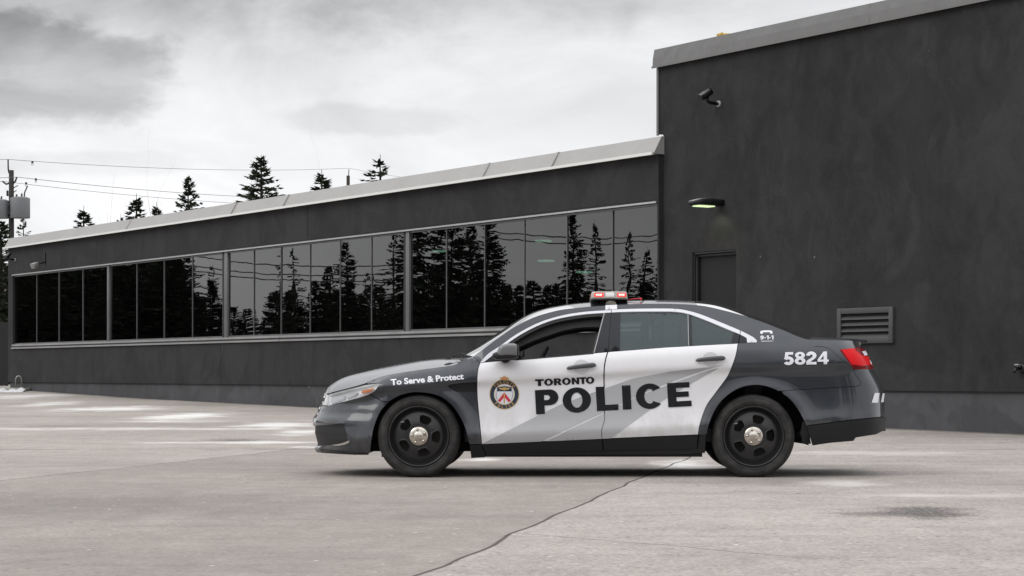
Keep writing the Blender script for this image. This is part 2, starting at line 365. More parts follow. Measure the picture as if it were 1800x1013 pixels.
def stucco(name, col, var=0.42):
    m = bpy.data.materials.new(name); m.use_nodes = True; g = NT(m.node_tree); o = g.obj()
    a = g.noise(g.map(o, scale=(1, 1, .55)), 0.55, 5.0, 0.62, 0.6)
    b_ = g.noise(g.map(o, scale=(1.7, 1.7, 1.2)), 1.3, 6.0, 0.68, 1.0)
    t = g.noise(g.map(o, scale=(1.4, 1.4, .8)), 14.0, 4.0, 0.6, 1.5)
    f = g.m('ADD', g.m('MULTIPLY', a, 0.5), g.m('ADD', g.m('MULTIPLY', b_, 0.38), g.m('MULTIPLY', t, 0.12)))
    c = g.mix(g.step(f, 0.32, 0.68), tuple(x * (1 - var) for x in col), tuple(x * (1 + var) for x in col))
    sc = g.n('ShaderNodeTexVoronoi', ins={'Vector': g.map(o, scale=(3, 3, .9)), 'Scale': 1.6}).outputs['Distance']
    c = g.mix(g.m('MULTIPLY', g.step(sc, 0.012, 0.03, 0.5, 0.0), g.step(b_, 0.45, 0.6)), c, tuple(x * 3.0 for x in col))
    fl = g.n('ShaderNodeTexVoronoi', ins={'Vector': o, 'Scale': 1.7}).outputs['Distance']
    c = g.mix(g.m('MULTIPLY', g.step(fl, 0.022, 0.04, 0.8, 0.0), g.step(a, 0.5, 0.55)), c, tuple(x * 6 for x in col))
    pt = g.noise(g.map(o, scale=(.9, .9, .75)), 0.8, 3.0, 0.5, 1.8)
    c = g.mix(g.step(pt, 0.515, 0.58, 0.0, 0.34), c, tuple(x * .55 for x in col))
    sk = g.noise(g.map(o, scale=(5, 5, .18)), 1.6, 5.0, 0.6)
    c = g.mix(g.step(sk, 0.58, 0.8, 0.0, 0.10), c, tuple(x * 1.9 for x in col))
    h = g.m('ADD', t, g.m('MULTIPLY', g.noise(o, 40.0, 3.0), 0.5))
    b = g.n('ShaderNodeBsdfPrincipled', ins={'Base Color': c, 'Roughness': 0.86, 'Specular IOR Level': 0.25, 'Normal': g.bump(h, 0.35, 0.012)})
    g.n('ShaderNodeOutputMaterial', ins={'Surface': b.outputs[0]}); return m
def sheet(name, col, rough, dents):
    m = bpy.data.materials.new(name); m.use_nodes = True; g = NT(m.node_tree); o = g.obj()
    n = g.noise(g.map(o, scale=(1, 1, .5)), 0.9, 4.0, 0.6); st = g.noise(g.map(o, scale=(3, 3, .6)), 3.0, 4.0, 0.7)
    c = g.mix(n, tuple(x * .86 for x in col), tuple(x * 1.1 for x in col))
    c = g.mix(g.step(st, 0.55, 0.8, 0, 0.3), c, tuple(x * .6 for x in (col[0], col[1] * .94, col[2] * .9)))
    b = g.n('ShaderNodeBsdfPrincipled', ins={'Base Color': c, 'Roughness': rough, 'Specular IOR Level': 0.4, 'Metallic': 0.15,
            'Normal': g.bump(g.noise(g.map(o, scale=(1.5, 1.5, .7)), 1.1, 3.0), dents, 0.08)})
    g.n('ShaderNodeOutputMaterial', ins={'Surface': b.outputs[0]}); return m
M['stucco'] = stucco('charcoal stucco', (0.029, 0.0287, 0.0295))
M['stucco_low'] = stucco('charcoal stucco of the low wing', (0.031, 0.0307, 0.032), 0.28)
M['footing'] = stucco('grey painted footing', (0.076, 0.076, 0.081), 0.2)
M['coping_light'] = sheet('pale sheet metal', (0.355, 0.348, 0.340), 0.42, 0.45)
M['coping_dark'] = sheet('grey sheet metal', (0.165, 0.164, 0.163), 0.40, 0.6)
M['drip'] = mat('pale metal drip edge', (0.74, 0.74, 0.72), 0.35, 0.1)
M['frame_metal'] = mat('grey window frame', (0.17, 0.17, 0.175), 0.38, 0.6, vary=.15, vscale=2)
M['frame_bright'] = mat('bright window sill metal', (0.50, 0.50, 0.50), 0.3, 0.7, vary=.2, vscale=1.5)
M['frame_dark'] = mat('black door frame', (0.010, 0.010, 0.011), 0.5)
M['door_paint'] = mat('charcoal door paint', (0.0215, 0.0215, 0.022), 0.75, spec=.2, vary=.15, vscale=2)
M['vent_paint'] = mat('grey vent paint', (0.055, 0.056, 0.058), 0.45, vary=.15, vscale=5)
M['pane'] = glass('dark mirror glass', (0.09, 0.10, 0.10), 0.9, 0.0, 1.80, wave=0.05, wscale=0.8, body=(0.004, 0.004, 0.005))
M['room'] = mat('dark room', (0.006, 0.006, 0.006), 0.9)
M['roofing'] = mat('roof membrane', (0.12, 0.12, 0.12), 0.9)

SL, SR = ws(20), ws(1166)
low = empty('low_building', (CX, CY, 0), 'long low charcoal stucco wing with black strip windows and pale metal roof edge', 'building', rz=BROT)
Z_ST, Z_SILL, Z_HEAD, Z_TOP = .62, 1.76, 3.70, 4.56
z_cop = 4.86
Z_SILL = float(np.mean([wz(720, 578), wz(28, 605)])); Z_HEAD = float(np.mean([wz(1165, 358), wz(28, 489)]))
Z_TOP = float(np.mean([wz(1168, 270), wz(20, 438)])); z_cop = float(np.mean([wz(1168, 238), wz(20, 417)])) - .03
Z_ST = float(np.mean([wz(1560, 687), wz(45, 672)]))
print('wall heights', Z_ST, Z_SILL, Z_HEAD, Z_TOP, z_cop, 'len', SL, SR)
PR = -0.10                                            # the low wing stands 10 cm proud of the tall block
WALL_B = 0.25
MB().box(SL + .04, SR, PR + .05, WALL_B, -.3, Z_ST).build('footing', M['footing'], low)
s394, s548 = ws(394), ws(548)
mb = MB(); mb.box(SL, s394 - .008, PR, WALL_B + .01, Z_ST, Z_SILL - .16); mb.box(s394 + .008, SR, PR, WALL_B + .01, Z_ST, Z_SILL - .16); mb.box(SL + .1, SR - .1, PR + .03, PR + .06, Z_ST + .02, Z_SILL - .18)
mb.build('lower_wall', M['stucco_low'], low)
mb = MB(); mb.box(SL, s548 - .008, PR, WALL_B + .01, Z_HEAD + .10, Z_TOP + .02); mb.box(s548 + .008, SR, PR, WALL_B + .01, Z_HEAD + .10, Z_TOP + .02); mb.box(SL + .1, SR - .1, PR + .03, PR + .06, Z_HEAD + .12, Z_TOP)
mb.build('upper_wall', M['stucco_low'], low)
s28 = ws(28)
for a, b in ((SL + .002, s28), (ws(1163.5), SR)): MB().box(a, b, PR + .002, WALL_B + .02, Z_SILL - .16, Z_HEAD + .10).build('end_pier', M['stucco_low'], low)
mb = MB(); mb.box(SL, SL + .2, WALL_B + .03, 16, -.3, Z_TOP); mb.box(SL, SR - .1, 15.8, 16, -.3, Z_TOP - .01); mb.box(SL + .21, SR - .1, 6.0, 6.1, .5, Z_TOP - .02)
mb.build('back_wall', M['stucco_low'], low)
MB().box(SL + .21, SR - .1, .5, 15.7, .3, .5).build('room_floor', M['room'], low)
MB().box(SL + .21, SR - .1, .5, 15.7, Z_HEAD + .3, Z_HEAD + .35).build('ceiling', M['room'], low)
MB().box(SL + .1, SR - .1, .3, 15.9, Z_TOP + .05, Z_TOP + .2).build('roof', M['roofing'], low)
# sloping sheet-metal roof edge in lengths, with a bright drip edge below
joints = [20, 235, 420, 512, 865, 986, 1168]
cop = MB()
for a, b in zip(joints[:-1], joints[1:]):
    s0, s1 = ws(a) + (.0 if a == 20 else .004), ws(b) - .004
    j0, j1 = random.uniform(-.012, .012), random.uniform(-.012, .012)
    pr = lambda s, j: [(s, PR - .13 + j, Z_TOP), (s, PR - .10 + j, Z_TOP + .05), (s, PR + .04 + j, z_cop), (s, PR + .5, z_cop + .02), (s, PR + .5, Z_TOP)]
    nseg = 6; v = []
    for k in range(nseg + 1):
        t = k / nseg; v += pr(s0 + (s1 - s0) * t, j0 * (1 - t) + j1 * t + random.uniform(-.006, .006))
    f = []
    for k in range(nseg):
        for q in range(5): f.append((k * 5 + q, k * 5 + (q + 1) % 5, k * 5 + 5 + (q + 1) % 5, k * 5 + 5 + q))
    f += [(0, 1, 2, 3, 4), tuple(nseg * 5 + q for q in (4, 3, 2, 1, 0))]
    cop.add(v, f, 0)
    if b != 1168:   # lapped joint
        cop.add([(s1 - .03, PR - .136, Z_TOP + .035), (s1 + .03, PR - .136, Z_TOP + .035), (s1 + .035, PR + .026, z_cop + .006), (s1 - .025, PR + .026, z_cop + .006),
                 (s1 - .03, PR - .09, Z_TOP + .035), (s1 + .03, PR - .09, Z_TOP + .035), (s1 + .035, PR + .10, z_cop + .006), (s1 - .025, PR + .10, z_cop + .006)],
                [(0, 1, 2, 3), (7, 6, 5, 4), (0, 4, 5, 1), (1, 5, 6, 2), (2, 6, 7, 3), (3, 7, 4, 0)], 0)
cp = cop.build('roof_edge', M['coping_light'], low)
MB().box(SL - .02, ws(1168), PR - .165, PR - .131, Z_TOP - .022, Z_TOP + .026).build('drip_edge', M['drip'], cp)

# windows: four bays, each frame with its panes
bays = [[28, 67, 106, 148, 190], [196, 243, 291, 341, 393], [405, 449, 497, 548, 601, 656, 712], [725, 788, 855, 925, 1000, 1080, 1163]]
GL = PR + .07                                           # glass plane
for bi, bay in enumerate(bays):
    s0, s1 = ws(bay[0]), ws(bay[-1])
    fr = MB()
    fr.box(s0 - .03, s1 + .03, GL - .02, GL + .08, Z_HEAD, Z_HEAD + .03)
    fr.box(s0 - .03, s1 + .03, GL - .02, GL + .08, Z_SILL - .035, Z_SILL)
    for s in [ws(p) for p in bay[1:-1]]: fr.box(s - .009, s + .009, GL - .016, GL + .06, Z_SILL, Z_HEAD)
    wd = fr.build('window', M['frame_metal'], low)
    for a, b in zip(bay[:-1], bay[1:]):
        p0, p1 = ws(a) + (.0 if a == bay[0] else .017), ws(b) - (.0 if b == bay[-1] else .017)
        t0, t1 = random.uniform(-.004, .004), random.uniform(-.004, .004)
        MB().add([(p0, GL + t0, Z_SILL + .001), (p1, GL + t1, Z_SILL + .001), (p1, GL + t1 + .003, Z_HEAD - .001), (p0, GL + t0 + .003, Z_HEAD - .001),
                  (p0, GL + t0 + .012, Z_SILL + .001), (p1, GL + t1 + .012, Z_SILL + .001), (p1, GL + t1 + .015, Z_HEAD - .001), (p0, GL + t0 + .015, Z_HEAD - .001)],
                 [(0, 1, 2, 3)]).build('pane', M['pane'], wd, fixn=False)
for a, b in ((190, 196), (393, 405), (712, 725)):
    s0, s1 = ws(a) + .03, ws(b) - .03; w_ = (s1 - s0)
    MB().box(s0 - .029, s0 + w_ * .42, GL - .005, WALL_B, Z_SILL - .05, Z_HEAD + .03, 1).bbox(s0 + w_ * .55, s1 + .02, GL - .05, WALL_B, Z_SILL - .05, Z_HEAD + .05, .01, 0).build('mullion_post', [M['frame_metal'], M['frame_dark']], low)
hd = MB()
hd.box(s28, ws(1163.5), PR + .01, WALL_B, Z_HEAD + .031, Z_HEAD + .099, 0).box(s28, ws(1163.5), PR - .03, PR + .009, Z_HEAD + .035, Z_HEAD + .065, 1)
hd.build('window_head', [M['frame_dark'], M['frame_bright']], low)
si = MB(); js = [28, 190, 300, 500, 713, 900, 1163]
for a, b in zip(js[:-1], js[1:]):
    q = random.uniform(-.008, .008)
    si.box(ws(a), ws(b) - .006, PR - .05 + q, GL + .05, Z_SILL - .165, Z_SILL - .125, 0)
    si.box(ws(a), ws(b) - .006, PR - .015 + q, GL + .05, Z_SILL - .124, Z_SILL - .085, 1)
    si.box(ws(a), ws(b) - .006, PR - .02 + q, GL + .05, Z_SILL - .084, Z_SILL - .037, 0)
si.build('window_sill', [M['frame_bright'], M['frame_dark']], low)
# green-tinted ceiling lamps lit inside the dark rooms
M['room_lamp'] = mat('lit room lamp', (.5, .7, .6), .5, emit=(.45, .9, .62), es=1.6)
for px, py in ((772, 443), (955, 425), (1027, 480), (960, 460)):
    D = wdepth(px) + 2.4; p = Vector(((px - PX) * D / F, D, EYE + (HZ - py) * D / F)); q = WM.inverted() @ p
    o = MB().lathe([(0.001, -.03), (.16, -.03), (.17, 0), (.001, .0)], 24, 0, Matrix.Translation(q) @ Matrix.Rotation(R(-90), 4, 'X') @ Matrix.Scale(.95, 4, (1, 0, 0))).build('ceiling_lamp', M['room_lamp'], low)
    st = MB().tube([q + Vector((0, 0, .03)), (q.x, q.y, Z_HEAD + .3)], .006, 6).build('lamp_cord', M['room'], o)

# the tall block on the right
tall = empty('tall_building', (CX, CY, 0), 'tall charcoal stucco block with dented grey metal roof edge on the right', 'building', rz=BROT)
T1 = ws(2150); ZT = float(np.mean([wz(1157, 122), wz(1700, 2)])); ZC = float(np.mean([wz(1157, 90), wz(1550, 0)]))
ds0, ds1, dz0, dz1 = ws(1217), ws(1294), .50, wz(1255, 441)
mb = MB()
mb.box(SR + .001, ds0, 0, .3, Z_ST, ZT); mb.box(ds0, ds1, 0, .3, dz1, ZT); mb.box(ds1, T1, 0, .3, Z_ST, ZT)
mb.box(0, SR + .001, .002, .3, z_cop + .05, ZT)          # the bit above the low wing
mb.box(0, .3, .31, 14, z_cop, ZT - .01); mb.box(T1 - .3, T1, .31, 14, -.3, ZT - .01); mb.box(0, T1, 14, 14.3, -.3, ZT - .02)
bm_w = mb.build('wall', M['stucco'], tall)
MB().box(SR + .002, T1 - .01, .045, .32, -.3, Z_ST).build('footing', M['footing'], tall)
MB().box(SR + .003, T1 - .02, .04, .05, Z_ST - .03, Z_ST - .001).build('drip_shadow_strip', M['frame_dark'], tall)  # black strip standing in for the shade under the stucco edge
MB().box(.1, T1 - .1, .31, 13.9, ZT - .2, ZT - .05).build('roof', M['roofing'], tall)
cop = MB()
def dent(s): return .03 * math.exp(-((s - .35) / .12) ** 2) + .022 * math.exp(-((s - .75) / .1) ** 2) + .016 * math.exp(-((s - 1.3) / .1) ** 2)
def cp_strip(s0, s1, n, j0=0, lift=0.0):
    v = []
    for k in range(n + 1):
        s = s0 + (s1 - s0) * k / n; dd = dent(s) + j0
        v += [(s, -.075 + dd * .4 - lift, ZT - .01), (s, -.06 + dd + random.uniform(-.004, .004) - lift, ZT + (ZC - ZT) * .5), (s, -.035 + dd * .3 - lift, ZC), (s, .42, ZC + .02), (s, .42, ZT - .01)]
    f = [(k * 5 + q, k * 5 + (q + 1) % 5, k * 5 + 5 + (q + 1) % 5, k * 5 + 5 + q) for k in range(n) for q in range(5)]
    cop.add(v, f + [(0, 1, 2, 3, 4), tuple(n * 5 + q for q in (4, 3, 2, 1, 0))], 0, False)
tj = [-.06, ws(1316), ws(1530), ws(1760), T1]
for a, b in zip(tj[:-1], tj[1:]):
    cp_strip(a, b - .004, max(4, int((b - a) / .12)), random.uniform(-.008, .008))
    if b < T1: cp_strip(b - .05, b + .05, 1, 0, .008)
tc = cop.build('roof_edge', M['coping_dark'], tall)
MB().box(-.07, T1, -.09, -.076, ZT - .03, ZT + .005).build('drip_edge', M['coping_dark'], tc)
MB().box(-.025, .03, -.02, .001, z_cop + .03, ZT - .02).build('corner_trim', M['frame_metal'], tall)
# door in its recess
dr = MB().box(ds0 + .07, ds1 - .004, .12, .16, dz0, dz1 - .07).build('door', M['door_paint'], tall)
MB().box(ds0, ds0 + .035, .02, .2, dz0, dz1).box(ds0 + .045, ds0 + .07, .07, .2, dz0, dz1 - .04).box(ds0, ds1, .02, .2, dz1 - .035, dz1 - .001).box(ds0 + .046, ds1, .07, .2, dz1 - .075, dz1 - .045).build('door_frame', M['frame_dark'], dr)
MB().box(ds0 + .036, ds0 + .0445, .05, .14, dz0, dz1 - .036).build('door_stop', M['frame_metal'], dr)
MB().tube([(ds1 - .12, .115, 1.35), (ds1 - .12, .06, 1.35), (ds1 - .24, .06, 1.35)], .012, 8).build('handle', M['frame_metal'], dr)
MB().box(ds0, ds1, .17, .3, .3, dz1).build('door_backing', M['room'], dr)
# louvred vent
v0, v1, vz0, vz1 = ws(1475), ws(1573), wz(1524, 604), wz(1524, 541)
vt = MB()
fw = .085
vt.bbox(v0, v0 + fw, -.05, .02, vz0, vz1, .006); vt.bbox(v1 - fw, v1, -.05, .02, vz0, vz1, .006)
vt.bbox(v0 + fw, v1 - fw, -.048, .02, vz0, vz0 + fw, .006); vt.bbox(v0 + fw, v1 - fw, -.048, .02, vz1 - fw, vz1, .006)
ve = vt.build('wall_vent', M['vent_paint'], tall)
hgt = (vz1 - vz0 - 2 * fw); NS = 4
for k in range(NS):
    zb = vz0 + fw + hgt * k / NS
    MB().add([(v0 + fw, -.040, zb), (v1 - fw, -.040, zb), (v1 - fw, -.036, zb + .02), (v0 + fw, -.036, zb + .02), (v0 + fw, .0, zb + hgt / NS * .58), (v1 - fw, .0, zb + hgt / NS * .58)],
             [(0, 1, 2, 3), (3, 2, 5, 4), (0, 4, 5, 1)], 0).build('louvre', M['vent_paint'], ve)
MB().box(v0 + .02, v1 - .02, -.004, .0, vz0 + .02, vz1 - .02).build('vent_backing', M['void'], ve)

# wall lamp over the door, lit
lx, lz = ws(1268), wz(1268, 357)
lamp = empty('wall_lamp', wpt(lx, 0, lz), 'black slim outdoor lamp lit above the door', 'lamp', rz=BROT)
def sect_loft(secs, n=20):
    """secs: (centre, half width, half height) along -y"""
    v = []; f = []
    for (x, y, z), a, b in secs:
        for k in range(n):
            t = 2 * math.pi * k / n; ct, st_ = math.cos(t), math.sin(t)
            v.append((x + a * math.copysign(abs(ct) ** .6, ct), y, z + b * math.copysign(abs(st_) ** .6, st_)))
    for i in range(len(secs) - 1):
        for k in range(n): f.append((i * n + k, i * n + (k + 1) % n, (i + 1) * n + (k + 1) % n, (i + 1) * n + k))
    f += [tuple(range(n)), tuple(reversed(range((len(secs) - 1) * n, len(secs) * n)))]
    return v, f
MB().add(*sect_loft([((0, -.001, 0), .09, .055), ((0, -.10, .0), .09, .06), ((0, -.24, .0), .13, .065), ((0, -.45, -.008), .14, .052), ((0, -.60, -.022), .11, .032), ((0, -.66, -.034), .05, .012)]), 0, True).build('housing', M['black_satin'], lamp)
MB().add(*sect_loft([((0, -.26, .052), .06, .018), ((0, -.45, .040), .09, .018), ((0, -.62, .004), .06, .01)]), 0, True).build('top_cover', M['alu'], lamp)
M['lamp_led'] = mat('lit lamp panel', (.8, .9, .5), .4, emit=(.80, 1.0, .58), es=0.8)
pl = MB()
for k in range(6):
    y = -.20 - k * .055; pl.box(-.09, .09, y - .045, y, -.078, -.062)
pl.build('led_panel', M['lamp_led'], lamp)
ll = bpy.data.lights.new('lamp_light', 'SPOT'); ll.energy = 7; ll.color = (.96, 1.0, .68); ll.spot_size = R(120); ll.spot_blend = .7; ll.shadow_soft_size = .06
lo = bpy.data.objects.new('lamp_light', ll); COL.objects.link(lo); lo.parent = lamp; lo.location = (0, -.26, -.1); lo.rotation_euler = (R(18), 0, 0)

# security cameras
M['cam_black'] = mat('black camera shell', (0.004, 0.004, 0.004), 0.5, spec=.25)
M['handle_grey'] = mat('grey camera hood', (0.10, 0.10, 0.10), 0.5)
def wall_camera(name, px, py, label, sc=1.0, yaw=0.0):
    e = empty(name, wpt(ws(px), PR if px < 1150 else 0, wz(px, py)), label, 'camera', rz=BROT)
    b = MB().lathe([(.001, -.03), (.055 * sc, -.03), (.07 * sc, -.012), (.07 * sc, 0)], 20).build('wall_plate', M['alu'], e)
    MB().tube([(0, -.02, 0), (-.01, -.22 * sc, .01), (-.015, -.27 * sc, .04 * sc), (-.015, -.27 * sc, .13 * sc)], .032 * sc, 10).build('arm', M['cam_black'], e)
    Mx = Matrix.Translation((-.015, -.27 * sc, .18 * sc)) @ Matrix.Rotation(yaw, 4, 'Z') @ Matrix.Rotation(R(32), 4, 'X')
    MB().lathe([(.001, -.15 * sc), (.05 * sc, -.15 * sc), (.065 * sc, -.14 * sc), (.07 * sc, 0), (.062 * sc, .10 * sc), (.001, .12 * sc)], 20, 0, Mx).build('body', M['cam_black'], e)
    MB().lathe([(.072 * sc, -.18 * sc), (.078 * sc, -.18 * sc), (.078 * sc, .06 * sc), (.072 * sc, .06 * sc)], 16, 0, Mx, 0.5, math.pi - .5).build('sun_hood', M['handle_grey'], e)
    MB().lathe([(.001, -.155 * sc), (.035 * sc, -.155 * sc), (.04 * sc, -.14 * sc)], 16, 0, Mx).build('lens', M['black_gloss'], e)
    return e
wall_camera('security_camera', 1264, 183, 'black bullet security camera high on the tall charcoal wall', .85, R(-14))
wall_camera('security_camera', 33, 457, 'small dark security camera at the far left corner of the low wing', .75, R(30))
# little flood light left
fl = empty('flood_light', wpt(ws(86), PR, wz(86, 455)), 'small grey flood light on a bracket above the left windows', 'lamp', rz=BROT)
MB().box(-.03, .03, -.03, 0, -.16, .16).tube([(0, -.02, -.1), (0, -.22, -.16)], .022, 8).build('bracket', M['black_satin'], fl)
MB().bbox(-.12, .12, -.40, -.22, -.28, -.12, .02, 0, Matrix.Translation((0, -.3, -.2)) @ Matrix.Rotation(R(20), 4, 'X') @ Matrix.Translation((0, .3, .2))).build('housing', M['alu'], fl)
# outdoor tap at the right
tp = empty('wall_tap', wpt(ws(1797), 0, wz(1797, 648)), 'small black tap on the charcoal wall at the right edge', 'tap', rz=BROT)
MB().lathe([(.001, -.03), (.06, -.03), (.07, 0)], 16).tube([(0, -.02, 0), (0, -.12, 0), (0, -.16, -.05)], .022, 10).build('spout', M['black_gloss'], tp)
MB().lathe([(.001, -.02), (.05, -.02), (.05, 0), (.001, 0)], 12, 0, Matrix.Translation((0, -.09, .06)) @ Matrix.Rotation(R(90), 4, 'X')).tube([(0, -.09, .0), (0, -.09, .06)], .01, 6).build('handle', M['alu'], tp)
# yellow pipe on the tall roof
M['yellow'] = mat('yellow pipe paint', (.42, .27, .03), .5, vary=.2)
yp = wpt(ws(1241), .30, ZC)
pe = MB().tube([(-.02, 0, -.2), (-.02, 0, .03), (.0, .0, .075), (.06, .0, .09), (.30, .0, .075), (.32, .0, -.2)], .035, 12).tube([(-.045, 0, .07), (.05, 0, .092)], .052, 12).build('roof_pipe', M['yellow'])
pe.rotation_euler = (0, 0, BROT * .4)
pe.location = yp; tag(pe, 'yellow pipe elbow rising over the tall roof edge', 'pipe')

# ------------------------------------------------------------------ trees, poles and wires
def leaf_mat(name, a, b):
    m = bpy.data.materials.new(name); m.use_nodes = True; g = NT(m.node_tree)
    n = g.noise(g.obj(), 1.3, 3.0, 0.6)
    bs = g.n('ShaderNodeBsdfPrincipled', ins={'Base Color': g.mix(g.step(n, .35, .7), a, b), 'Roughness': 0.75, 'Specular IOR Level': 0.2})
    g.n('ShaderNodeOutputMaterial', ins={'Surface': bs.outputs[0]}); return m
M['needle'] = leaf_mat('spruce needles', (0.016, 0.024, 0.014), (0.062, 0.080, 0.048))
M['bark'] = mat('dark bark', (0.035, 0.029, 0.024), 0.9, vary=.3, vscale=4)
M['twig'] = mat('bare twigs', (0.14, 0.125, 0.11), 0.9)
def conifer_mesh(seed, h=10.0, rad=2.2, density=1.0, leader=.9, sparse=0.0):
    r = np.random.default_rng(seed); V = []; Fc = []
    def tri(p, d, side, L, wd):
        b = len(V); V.extend([tuple(p - side * wd * .5), tuple(p + side * wd * .5), tuple(p + d * L * .55 + side * wd * .62), tuple(p + d * L), tuple(p + d * L * .5 - side * wd * .62)])
        Fc.append((b, b + 1, b + 2, b + 3, b + 4))
    z = h - .05; k = 0; tw = MB()
    while z > h * .06:
        t = (h - z) / h
        prof = rad * (t ** .70) * (1.0 + .18 * math.sin(z * 3.1 + seed)) + .05
        for q in range(max(3, int((4 + 6 * min(1, t * 2.2)) * density))):
            if r.random() < sparse: continue
            az = r.random() * 6.283; L = prof * r.uniform(.55, 1.18); zz = z + r.uniform(-.3, .3) * (.35 + t)
            el0 = R(48) * (1 - min(1, t * 2.6)) + R(6) - R(16) * t + r.normal(0, .09)
            dh = np.array([math.cos(az), math.sin(az), 0]); p = np.array([0, 0, zz]); pts = [p.copy()]
            ns = max(3, int(L / .17)); stp = L / ns
            for i in range(ns):
                f = i / ns; el = el0 - .30 * math.sin(f * 2.4) + .55 * max(0, f - .62)
                d = dh * math.cos(el) + np.array([0, 0, math.sin(el)]); p = p + d * stp; pts.append(p.copy())
                if f > .10:
                    sd = np.cross(d, [0, 0, 1.0]); sd /= np.linalg.norm(sd)
                    for sgn in (-1, 1):
                        for rep in range(3 if density > .8 else 2):
                            dd = d * r.uniform(.45, .9) + sd * sgn * r.uniform(.4, 1.0) + np.array([0, 0, r.uniform(-.55, .2)]); dd /= np.linalg.norm(dd)
                            up = np.cross(dd, r.normal(size=3)); up /= np.linalg.norm(up) + 1e-9
                            tri(p, dd, up, (.13 + .17 * min(1, L)) * (1.1 - .6 * f) * r.uniform(.6, 1.4), .035 + .035 * r.random())
            if L > .4: tw.tube([tuple(pts[0]), tuple(pts[len(pts) // 2]), tuple(pts[-1])], [.022, .014, .005], 4, smooth=False)
            tri(p, d, np.cross(d, dh + .01) / (np.linalg.norm(np.cross(d, dh + .01)) + 1e-9), .22, .06)
        z -= (.10 + .26 * min(1, t * 2.5)) * r.uniform(.75, 1.25)
    me = bpy.data.meshes.new('crown'); me.from_pydata(V, [], Fc); me.materials.append(M['needle']); me.update()
    tw.tube([(0, 0, 0), (0, 0, h * .4), (0.02, .01, h * .8), (0, 0, h), (.01, 0, h + leader)], [.02 * h, .014 * h, .006 * h, .012, .006], 7)
    m2 = bpy.data.meshes.new('trunk'); m2.from_pydata(tw.v, [], tw.f); m2.materials.append(M['bark']); m2.update()
    return me, m2
VAR = {'full': conifer_mesh(1, 10, 2.1, 1.5, .3), 'slim': conifer_mesh(2, 10, 1.35, 1.2, .45, .05), 'loose': conifer_mesh(5, 10, 1.7, .8, .4, .22), 'dense': conifer_mesh(9, 10, 2.6, 2.0, .3)}
def conifer(var, x, y, h, wid=1.0, label=None, group=None, zb=None, rz=None):
    e = empty('conifer_tree', (x, y, float(gz(y)) - .05 if zb is None else zb), label, 'tree', group, rz=random.uniform(0, 6.28) if rz is None else rz)
    s = h / 10.0; e.scale = (s * wid, s * wid, s)
    a, b = VAR[var]
    for nm, me in (('crown', a), ('trunk', b)):
        o = bpy.data.objects.new(nm, me); COL.objects.link(o); o.parent = e
    return e
def ray(px, py, D): return ((px - PX) * D / F, D, EYE + (HZ - py) * D / F)
# beyond the low wing, tops showing above the roof edge: px, py of the top, distance, variety, width, label
behind = [(459, 272, 104, 'full', 1.4, 'widest dark spruce rising above the pale roof edge'),
          (331, 308, 108, 'full', 1.05, 'dense dark spruce above the roof edge, left of the widest one'),
          (566, 296, 116, 'slim', 2.0, 'small spruce above the roof beside the stub of the distant pole'),
          (668, 270, 104, 'loose', 1.8, 'sparse spire-topped spruce, rightmost above the low roof'),
          (240, 338, 112, 'slim', 1.8, 'thin spruce with a long bare leader above the low roof'),
          (275, 353, 110, 'slim', 1.5, 'short spruce tip just left of the dense spruce'),
          (147, 360, 106, 'slim', 1.9, 'ragged spruce tip alone over the left end of the roof'),
          (212, 374, 112, 'loose', 1.3, 'low straggly spruce tip, barely clearing the roof edge'),
          (41, 372, 95, 'loose', 1.0, 'spruce in front of the grey transformer cans on the pole')]
for px, py, D, var, wd, lab in behind:
    x, y, zt = ray(px, py, D); zb = float(gz(y)); lead = {'full': .25, 'slim': .45, 'loose': .4, 'dense': .3}[var]
    h = (zt - zb) / (1 + lead / 10)
    conifer(var, x, y, h, wd, lab, 'conifers behind the low building')
# left margin: dark trees past the end of the wing
for px, py, D, wd, lab in ((2, 392, 76, 1.25, 'dark dense conifer at the left edge beyond the end of the wing'), (-40, 330, 84, 1.2, 'tall dark conifer partly cut by the left edge'), (14, 470, 88, 1.2, 'lower dark conifer seen between the pole and the building end')):
    x, y, zt = ray(px, py, D); conifer('dense', x, y, zt - float(gz(y)), wd, lab, 'conifers at the left edge')
# leafless saplings behind the roof
def sapling(px, py, D, seed, label):
    r = random.Random(seed); x, y, zt = ray(px, py, D); zb = float(gz(y)); h = zt - zb; b = MB()
    def grow(p, d, L, rad, lev):
        pts = [p]; n = 6; rr = [rad]
        for i in range(n):
            d = (d + Vector((r.uniform(-.11, .11), r.uniform(-.11, .11), r.uniform(-.02, .06)))).normalized(); p = p + d * (L / n); pts.append(p); rr.append(rad * (1 - .85 * (i + 1) / n))
            if lev < 2 and i > 1:
                for _ in range(1 if lev else 2):
                    if r.random() < .7:
                        a = r.uniform(0, 6.28); nd = (d + Vector((math.cos(a), math.sin(a), .2)) * r.uniform(.35, .7)).normalized(); grow(p, nd, L * r.uniform(.2, .38), rr[-1] * .6, lev + 1)
        b.tube([tuple(q) for q in pts], rr, 5, caps=False)
    grow(Vector((0, 0, 0)), Vector((r.uniform(-.05, .05), 0, 1)), h, .026, 0)
    o = b.build('bare_sapling', M['twig'], None, False); o.location = (x, y, zb); tag(o, label, 'tree', 'leafless saplings behind the roof')
for i, (px, py, D, lab) in enumerate(((262, 345, 98, 'thin leafless sapling between two spruce tips over the roof'), (297, 330, 96, 'tall leafless sapling just left of the dense spruce'), (372, 338, 96, 'leaning leafless sapling right of the dense spruce'), (178, 378, 98, 'faint leafless sapling right of the ragged spruce tip'), (590, 312, 99, 'small leafless sapling beside the distant pole top'))):
    sapling(px, py, D, i + 3, lab)

